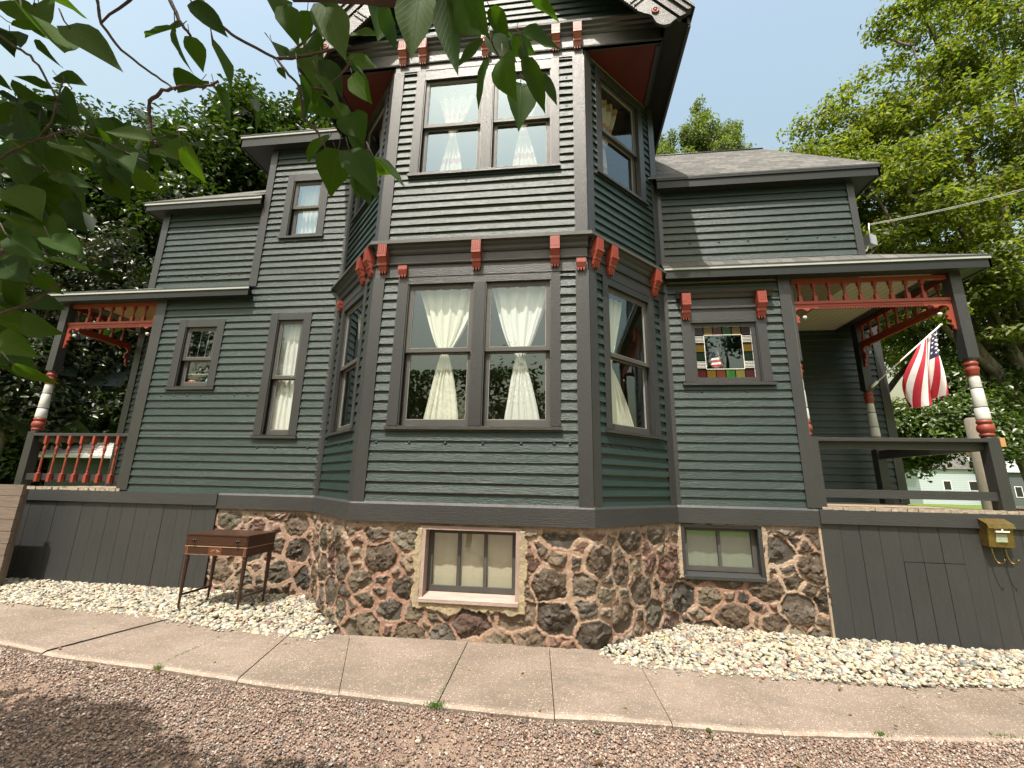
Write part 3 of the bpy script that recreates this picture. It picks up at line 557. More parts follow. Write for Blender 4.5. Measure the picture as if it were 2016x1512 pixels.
r = MB(); r.slab([(-6.38, W - .125, 5.675), (-4.44, W - .125, 5.675), (-4.44, 2.2, 6.9), (-4.9, 2.2, 6.9)], .015, 0, 1); r.slab([(-6.38, 6, 5.675), (-6.38, W - .125, 5.675), (-4.9, 2.2, 6.9), (-4.9, 6, 6.9)], .015, 0, 1); r.build('roof', [SHING, GRAY], H)
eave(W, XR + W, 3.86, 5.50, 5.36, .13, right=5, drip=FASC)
r = MB(); r.slab([(1.1, .82, 5.515), (3.88, .82, 5.515), (3.21, 2.12, 6.94), (1.1, 2.12, 6.94)], .02, 0, 1); r.slab([(3.88, .82, 5.515), (3.88, 3.5, 5.515), (3.21, 2.12, 6.94)], .02, 0, 1); r.slab([(3.21, 2.12, 6.94), (3.88, 3.5, 5.515), (1.1, 3.5, 5.515), (1.1, 2.12, 6.94)], .02, 0, 1); r.tube([(1.1, 2.12, 6.95), (3.21, 2.12, 6.95)], .015, 6, 1); r.build('roof', [SHING, GRAY], H)
# porch roofs
eave(W, XR + W + .03, 4.80, 4.225, 4.085, .13, right=3.2)
r = MB(); r.slab([(1.22, .82, 4.235), (4.82, .82, 4.235), (3.6, 1.9, 4.60), (3.6, .96, 4.37), (1.22, .96, 4.37)], .02, 0, 1); r.slab([(4.82, .82, 4.235), (4.82, 3.4, 4.235), (3.6, 2.6, 4.60), (3.6, 1.9, 4.60)], .02, 0, 1); r.build('porch_roof', [SHING, GRAY], H)
eave(W, -7.60, -4.36, 4.20, 4.075, .13, left=2.4)
r = MB(); r.slab([(-7.62, .82, 4.21), (-4.34, .82, 4.21), (-4.45, .98, 4.27), (-6.1, .98, 4.30), (-6.12, 1.5, 4.42)], .018, 0, 1); r.slab([(-7.62, 2.5, 4.21), (-7.62, .82, 4.21), (-6.12, 1.5, 4.42), (-6.12, 2.5, 4.42)], .018, 0, 1); r.build('porch_roof', [SHING, GRAY], H)
def quadobj(name, pts, mat, parent=H):
    m = MB(); a = Vector(pts[0]); m.face(pts, [(p[0], p[1]) for p in pts]); return m.build(name, mat, parent)
quadobj('porch_ceiling', [(2.7, W, 4.12), (4.6, W, 4.12), (4.6, 2.95, 4.12), (2.7, 2.95, 4.12)], CEILT); quadobj('porch_ceiling', [(-7.4, W, 4.10), (-5.85, W, 4.10), (-5.85, 2.0, 4.10), (-7.4, 2.0, 4.10)], CEILO)
# ---- porch posts, friezes, railings
def post(x, y, z0, z1, w_=.115, zl=2.17, zh=3.06):
    b = MB(); f_ = Fr((x, y, 0), (1, 0, 0), (0, -1, 0)); h = w_ / 2
    for (a, c) in ((z0, zl), (zh, z1)):
        b.box(f_, -h, h, a, c, -h, h, 0, True)
    b.lathe((x, y, zl - .01), [(.04, 0), (.04, zh - zl + .02)], 12); b.lathe((x, y, zl), [(h * 1.0, 0), (h * .9, .02)], 20); b.lathe((x, y, zh), [(h * .9, -.025), (h * 1.02, 0)], 20)
    o = b.build('porch_post', GRAY, H); c = MB()
    c.lathe((x, y, zl), [(.05, .018), (.062, .022), (.062, .045), (.05, .055), (.068, .075), (.074, .10), (.068, .135), (.056, .15), (.056, .158), (.066, .165), (.066, .185), (.056, .195)], 24); c.build('turned_collar', RED, o); c = MB()
    c.lathe((x, y, zh - .2), [(.046, 0), (.052, .006), (.052, .045), (.058, .06), (.062, .085), (.05, .105), (.05, .118), (.060, .128), (.060, .15), (.046, .165), (.046, .18)], 24); c.build('turned_collar', RED, o)
    s_ = MB(); z = zl + .19; prof = []
    Ls = zh - .2 - z
    for t0, r0 in ((0, .05), (.015, .058), (.05, .062), (.27, .0575), (.285, .053), (.30, .0535), (.315, .0565), (.70, .050), (.715, .046), (.73, .0465), (.745, .049), (.95, .046), (1, .042)): prof.append((r0, t0 * Ls))
    s_.lathe((x, y, z), prof, 24); s_.build('turned_shaft', WHITE, o)
    g = MB(); g.lathe((x, y, z), [(.0545, .283 * Ls), (.0548, .30 * Ls)], 24); g.build('groove', IRON, o); g = MB(); g.lathe((x, y, z), [(.0478, .713 * Ls), (.0479, .73 * Ls)], 24); g.build('groove', IRON, o)
    return o
post(4.512, W + .05, 1.42, 4.12); post(4.512, 2.68, 1.42, 4.12); post(-7.425, W + .05, 1.42, 4.10); post(2.71, W + .075, 1.42, 4.10, .10); post(-5.86, W + .075, 1.42, 4.08, .10)
SPP = [(.008, 0), (.016, .0), (.016, .045), (.009, .055), (.013, .065), (.017, .08), (.013, .092), (.009, .10), (.012, .13), (.015, .165), (.009, .175), (.014, .183), (.009, .19)]
def frieze(fr, u0, u1, us, zt_, n=-.03, mat=RED):
    fz = MB(); fz.box(fr, u0, u1, 4.035, 4.085, n - .02, n + .02); fz.box(fr, u0, u1, 3.765, 3.80, n - .022, n + .022); fz.box(fr, u0, u1, 3.735, 3.765, n - .012, n + .012)
    k = int((u1 - u0 - .3) / .028); out = [(u0 + .1, 3.737), (u1 - .1, 3.737), (u1 - .14, 3.715)]
    for i in range(k): x = u1 - .15 - i * .028; out += [(x, 3.718), (x - .014, 3.698)]
    out += [(u0 + .14, 3.715)]; fz.plate(fr, out, n - .008, n + .008); o = fz.build('spindle_frieze', mat, H)
    for u in us:
        s_ = MB(); c = Vector(fr.p(u, 3.80, n)); h = .019
        s_.box(fr, u - h, u + h, 3.80, 3.875, n - h, n + h, 0, True); s_.box(fr, u - h, u + h, 3.985, 4.035, n - h, n + h, 0, True)
        s_.lathe(c, [(.016, .073), (.010, .082), (.017, .092), (.018, .102), (.010, .112), (.012, .125), (.017, .155), (.016, .172), (.009, .178), (.015, .187)], 12); s_.build('spindle', mat, o)
    return o
def bracket(fr, u, s, n=-.03, mat=RED):
    b = MB(); P = [(0, 0), (.30, 0), (.29, -.028), (.255, -.03), (.235, -.018), (.20, -.03), (.185, -.05), (.165, -.055), (.155, -.04)]
    P += [(.095 + .062 * math.cos(a), -.075 + .05 * math.sin(a)) for a in [R(x) for x in range(10, 241, 23)]]
    P += [(.075, -.145), (.06, -.165), (.075, -.19), (.055, -.21), (.04, -.20), (.035, -.235), (.045, -.26), (.025, -.285), (.028, -.31), (0, -.33)]
    b.plate(fr, [(u + s * a, 3.735 + c) for a, c in P][::s], n - .012, n + .012); o = b.build('fret_bracket', mat, H)
    w_ = MB(); w_.lathe(Vector(fr.p(u + s * .135, 3.60, n)), [(.0, -.024), (.015, -.019), (.023, -.006), (.023, .006), (.015, .019), (0, .024)], 14); w_.build('ball', WHITE, o)
    return o
FPR = Fr((0, W + .02, 0), (1, 0, 0), (0, -1, 0))
frieze(FPR, 2.73, 4.45, [2.84 + i * .1685 for i in range(9)], 0); bracket(FPR, 4.45, -1); bracket(FPR, 2.73, 1)
FPL = FPR; frieze(FPL, -7.36, -5.87, [-7.06 + i * .188 for i in range(7)], 0); bracket(FPL, -7.36, 1); bracket(FPL, -5.87, -1)
SRF = Fr((4.5, 0, 0), (0, 1, 0), (1, 0, 0)); frieze(SRF, 1.08, 2.62, [1.2 + i * .17 for i in range(9)], 0, 0, RED); bracket(SRF, 2.62, -1, 0)
SLF = Fr((-7.42, 0, 0), (0, 1, 0), (-1, 0, 0)); frieze(SLF, 1.08, 2.0, [1.16 + i * .17 for i in range(5)], 0, 0, RED); bracket(SLF, 2.0, -1, 0)
def rail(fr, u0, u1, zt_, zb_, name='railing', n=-.06):
    b = MB(); b.prism(fr, [(n - .045, zt_ - .04), (n + .05, zt_ - .04), (n + .05, zt_ - .008), (n + .03, zt_), (n - .045, zt_)], u0, u1); b.box(fr, u0, u1, zt_ - .12, zt_ - .04, n - .06, n - .02)
    b.box(fr, u0, u1, zb_ - .09, zb_, n - .03, n + .012); return b.build(name, GRAY, H)
rl = rail(FW, 2.775, 4.455, 2.165, 1.61, n=-.03)
ll = rail(FW, -7.37, -5.86, 2.15, 1.60, n=-.03)
for x in (-7.13, -6.94, -6.75, -6.56, -6.37, -6.185, -6.0):
    b = MB(); h = .021; b.box(FW, x - h, x + h, 1.49, 1.60, -.018 - h + .03, -.018 + h + .03, 0, True); b.box(FW, x - h * .85, x + h * .85, 2.0, 2.11, -.018 - h + .03, -.018 + h + .03, 0, True)
    b.lathe(FW.p(x, 1.60, .012), [(.021, 0), (.012, .018), (.017, .026), (.012, .034), (.014, .05), (.0125, .20), (.010, .245), (.017, .255), (.010, .265), (.014, .29), (.019, .33), (.015, .365), (.010, .375), (.017, .385), (.012, .395), (.02, .405)], 14); b.build('baluster', RED, ll)
post_cap = MB(); post_cap.box(Fr((4.60, W + .06, 0), (1, 0, 0), (0, -1, 0)), -.03, .035, 2.08, 2.175, -.05, .05); post_cap.build('bare_wood_block', FRESH, H)
# side railing on the right porch and on the left one
rs = rail(Fr((4.53, 0, 0), (0, 1, 0), (1, 0, 0)), 1.09, 2.62, 2.16, 1.61, n=0)
# ---- decks and skirts
def edge(x0, x1, y, z, mat=ROT):
    m = MB(); k = int((x1 - x0) / .05); 
    for i in range(k):
        a, b = x0 + (x1 - x0) * i / k, x0 + (x1 - x0) * (i + 1) / k; d = random.uniform(-.008, .012); h = random.uniform(-.006, .004)
        m.box(Fr((0, y, 0), (1, 0, 0), (0, -1, 0)), a, b + .001, z - .035 + random.uniform(-.004, .004), z + h, -.06, d)
    return m.build('deck_edge', mat, H)
def deck(x0, x1, y0, y1, z):
    m = MB(); x = y0
    while x < y1: m.box(Fr((0, 0, 0), (1, 0, 0), (0, -1, 0)), x0, x1, z - .03, z + random.uniform(-.002, .002), -x - .098, -x); x += .104
    return m.build('porch_floor', DECK, H)
deck(2.7, 4.62, .97, 2.95, 1.42); edge(2.72, 4.66, .93, 1.425); deck(-7.4, -5.85, .97, 2.0, 1.42); edge(-7.28, -5.80, .93, 1.425)
mbk = MB(); mbk.box(FW, 2.70, 4.9, 1.385, 1.41, -.05, .015); mbk.box(FW, -7.3, -5.86, 1.385, 1.41, -.05, .015); mbk.build('deck_joist', ROT, H)
def skirt(x0, x1, wd, zb0, zb1, zt_, hatch=None, name='porch_skirt'):
    m = MB(); x = x0
    while x < x1 - .01:
        a, b = x, min(x + wd, x1); zb_ = zb0 + (zb1 - zb0) * (a - x0) / (x1 - x0) - .12; j = random.uniform(-.002, .002)
        if hatch and hatch[0] - .01 < (a + b) / 2 < hatch[1]: m.box(FW, a + .002, b - .002, hatch[2], zt_, 0, .026 + j, 0, True)
        else: m.box(FW, a + .002, b - .002, zb_, zt_, 0, .026 + j, 0, True)
        x += wd
    m.box(FW, x0, x1, zb0 - .15, zt_, -.03, .001); o = m.build(name, SKIRT, H)
    if hatch:
        h = MB(); x = hatch[0]
        while x < hatch[1] - .01: h.box(FW, x + .003, min(x + wd, hatch[1]) - .003, hatch[3], hatch[2] - .006, .002, .030, 0, True); x += wd
        h.build('hatch', SKIRT, o)
    return o
skirt(-7.30, -4.36, .2, .27, .25, 1.25); skirt(2.68, 5.35, .186, .14, .10, 1.25, hatch=(3.424, 3.982, .90, .08))
for x0, x1 in ((-7.30, -4.36), (2.68, 4.62)): board('skirt_band', FW, x0, x1, 1.25, 1.39, 0, .055, SKIRT)
board('skirt_band', FW, 4.63, 5.35, 1.22, 1.26, 0, .05, SKIRT)
mb = MB(); mb.box(SX(-4.36, 1), W, 1.4, .2, 1.2, -.03, -.004); mb.build('skirt_return', BLACK, H)
mb = MB(); mb.box(FW, 2.655, 2.678, .05, 1.215, -.02, .03); mb.build('edge_strip', DECK, H)
# ---- interior floors, partitions
it = MB(); poly = [(-5.8, 1.02), (-3.06, 1.02), (-2.09, .05), (.26, .05), (1.23, 1.02), (2.65, 1.02), (2.65, 6.9), (-5.8, 6.9)]
for z in (1.28, 4.17): it.slab([(x, y, z) for x, y in poly], .05)
it.slab([(-3.0, 1.02, 6.73), (-2.09, .05, 6.73), (.26, .05, 6.73), (1.14, 1.02, 6.73), (1.14, 6.9, 6.73), (-3.0, 6.9, 6.73)], .03); it.slab([(-4.4, 1.0, 6.45), (-2.9, 1.0, 6.45), (-2.9, 6, 6.45), (-4.4, 6, 6.45)], .03)
for z in (4.14, 5.62): it.slab([(2.6, 1.02, z), (3.55, 1.02, z), (3.55, 6.9, z), (2.6, 6.9, z)], .03); it.slab([(-6.08, 1.06, z), (-4.4, 1.06, z), (-4.4, 6.9, z), (-6.08, 6.9, z)], .03)
it.box(Fr((0, 3.4, 0), (1, 0, 0), (0, -1, 0)), -5.8, 2.68, 1.2, 5.4, -.05, 0); it.box(Fr((0, 3.4, 0), (1, 0, 0), (0, -1, 0)), -4.4, 1.1, 5.4, 6.4, -.05, 0)
for x in (-4.45, -3.12, 1.28): it.box(SX(x, 1), 1.03, 3.4, 1.2, 6.4 if x < 1 else 5.4, -.03, .0)
it.build('interior', INTER, H)
# ---- basement windows
def bwin(fr, u0, u1, v0, v1, npn, fmat, cmat, dep, wood, splay=.04):
    c = MB(); f_ = .055
    for bx in ((u0, u0 + f_, v0, v1), (u1 - f_, u1, v0, v1), (u0 + f_, u1 - f_, v1 - .035, v1)): c.box(fr, *bx, -dep - .03, .022, 0, bx[3] - bx[2] > .3)
    c.prism(fr, [(-dep - .03, v0), (.02, v0 - .02), (.045, v0 - .01), (.045, v0 + .02), (-dep - .03, v0 + .07)], u0 + f_ - .03, u1 - f_ + .03)
    o = c.build('basement_window', fmat, H); s_ = MB(); a, b, e, g = u0 + f_, u1 - f_, v0 + .06, v1 - .035
    s_.box(fr, a, b, e, e + .05, -dep, -dep + .03); s_.box(fr, a, b, g - .04, g, -dep, -dep + .03); s_.box(fr, a, a + .045, e + .05, g - .04, -dep, -dep + .029, 0, True); s_.box(fr, b - .045, b, e + .05, g - .04, -dep, -dep + .029, 0, True)
    for k in range(1, npn): x = a + .045 + (b - a - .09) * k / npn; s_.box(fr, x - .016, x + .016, e + .05, g - .04, -dep, -dep + .028, 0, True)
    s_.build('sash', wood, o)
    for k in range(npn):
        x0 = a + .045 + (b - a - .09) * k / npn; x1 = a + .045 + (b - a - .09) * (k + 1) / npn; p = MB(); p.face([fr.p(x0, e + .05, -dep + .012), fr.p(x1, e + .05, -dep + .012), fr.p(x1, g - .04, -dep + .012), fr.p(x0, g - .04, -dep + .012)]); p.build('pane', GLASS, o)
    bk = MB(); bk.box(fr, a - .1, b + .1, e - .1, g + .1, -dep - .30, -dep - .27); 
    for bx in ((a - .1, a - .07, e - .1, g + .1), (b + .07, b + .1, e - .1, g + .1), (a - .1, b + .1, g + .03, g + .1), (a - .1, b + .1, e - .1, e - .05)): bk.box(fr, *bx, -dep - .3, -dep - .03)
    bk.build('recess', BLACK, o); return a, b, e, g
x = bwin(FF, -1.37, -.40, .535, 1.19, 3, PINK, CURY, .12, SASH)
curtain('basement_curtain', 'yellowed cloth behind the three pane basement window under the bay', FF, x[2], x[3], lambda t: (x[0] + .03, x[1] - .03), -.135, CURY, 4, .004, 8, 40)
x = bwin(FW, 1.235, 2.105, .655, 1.205, 2, GRAY, CURG, .09, SASH)
curtain('basement_curtain', 'grey green cloth behind the two pane basement window right of the bay', FW, x[2], x[3], lambda t: (x[0] + .03, x[1] - .03), -.105, CURG, 3, .004, 8, 40)
pls = MB(); 0 and pls.plate(FF, [(-1.44, .50), (-1.38, .44), (-1.1, .42), (-.95, .455), (-.7, .40), (-.5, .37), (-.36, .42), (-.34, .6), (-.37, .72), (-.40, .72), (-.40, .53), (-1.37, .53), (-1.37, .9), (-1.40, 1.1), (-1.43, .8)], 0, .03)
# ---- curtains
def tied(c, wt_, wb, mid=.5, nar=.03, skew=0.0, pw=.9):
    def f(t):
        if t < mid: h = nar + (wt_ - nar) * (1 - t / mid) ** pw
        else: h = nar + (wb - nar) * ((t - mid) / (1 - mid)) ** .85
        s_ = skew * (t if t > mid else -t) * 0
        j = .018 * math.sin(5 * t + c * 9) * (h / wt_); return (c - h + j, c + h * (1 + .10 * math.sin(4 * t + c * 5)) + j)
    return f
curtain('tied_curtain', 'cream tied curtain in the left lower window of the bay front', FF, 2.2, 3.68, tied(-1.27, .35, .20, .50, .035, pw=.75), -.108, amp=.014); curtain('tied_curtain', 'pale tied curtain in the right lower window of the bay front', FF, 2.2, 3.68, tied(-.45, .345, .18, .53, .04, pw=.7), -.108, CURW, folds=4, amp=.014)
curtain('tied_curtain', 'pink striped tied curtain in the left upper window of the bay front', FF, 5.16, 6.42, tied(-1.34, .26, .16, .52), -.14, CURP, 4); curtain('tied_curtain', 'pink striped tied curtain in the right upper window of the bay front', FF, 5.16, 6.42, tied(-.46, .30, .16, .50), -.14, CURP, 4)
def half(c0, c1, tie, b0, b1, mid=.5):
    def f(t):
        if t < mid: k = 1 - t / mid; k = k ** .8; return (tie - .03 + (c0 - tie + .03) * k, tie + .03 + (c1 - tie - .03) * k)
        k = ((t - mid) / (1 - mid)) ** .8; return (tie - .03 + (b0 - tie + .03) * k, tie + .03 + (b1 - tie - .03) * k)
    return f
curtain('tied_curtain', 'greenish cream tied curtain in the right flank lower bay window', BR, 2.2, 3.68, half(.33, .72, .46, .33, .86, .55), -.13, CURT); curtain('tied_curtain', 'red and cream checked curtain in the right flank upper bay window', BR, 5.16, 6.46, half(.34, .8, .5, .36, .56, .6), -.14, CURP, 4)
curtain('tied_curtain', 'pale curtain in the left flank lower bay window', BL, 2.2, 3.68, half(.45, 1.0, .75, .6, 1.0, .5), -.14, CURW); curtain('tied_curtain', 'pale curtain in the left flank upper bay window', BL, 5.16, 6.46, half(.45, 1.0, .75, .6, 1.0, .5), -.14, CURP)
curtain('straight_curtain', 'white straight curtain filling the tall narrow window', FW, 2.2, 3.68, lambda t: (-3.905 + .01 * t, -3.55), -.11, CURW, 4, .014)
curtain('straight_curtain', 'crumpled white curtain in the small upstairs window', FW, 5.08, 5.93, lambda t: (-3.98, -3.56), -.14, CURW, 6, .02)
# things on the kitchen sill
k = thing('kitchen_shelf', 'thin glass shelf of small bottles behind the kitchen window', 'shelf', (-5.07, W + .17, 3.02)); s_ = MB(); s_.box(Fr((-5.07, W + .17, 0), (1, 0, 0), (0, -1, 0)), -.25, .25, 3.0, 3.012, -.05, .05); s_.build('shelf_board', PVC, k)
for i, xx in enumerate((-.17, -.08, .02, .12, .2)): s_ = MB(); s_.lathe((-5.07 + xx, W + .17, 3.012), [(0, 0), (.022, .002), (.022, .06), (.009, .08), (.009, .1), (0, .1)], 12); s_.build('bottle', GC['t'], k)
o = MB(); o.lathe((-4.93, W + .1, 2.875), [(0, 0), (.03, .005), (.036, .03), (.02, .05), (.018, .065), (0, .075)], 12); tag(o.build('figurine', flat('light blue glaze', (.3, .55, .62), .3)), 'small light blue bird figurine on the kitchen window sill', 'figurine')
o = MB(); o.lathe((-5.17, W + .1, 2.875), [(0, 0), (.04, .004), (.045, .02), (.03, .035), (0, .04)], 12); tag(o.build('dish', flat('orange glaze', (.45, .14, .05), .4)), 'small orange dish on the kitchen window sill', 'dish')
bl = MB()
for xx in (-5.16, -5.04, -4.93): bl.tube([(xx, W + .09, 3.63), (xx - .01, W + .09, 3.24)], .0025, 5)
tag(bl.build('blind_cord', PVC), 'thin pale blind cords hanging in the kitchen window', 'cord')
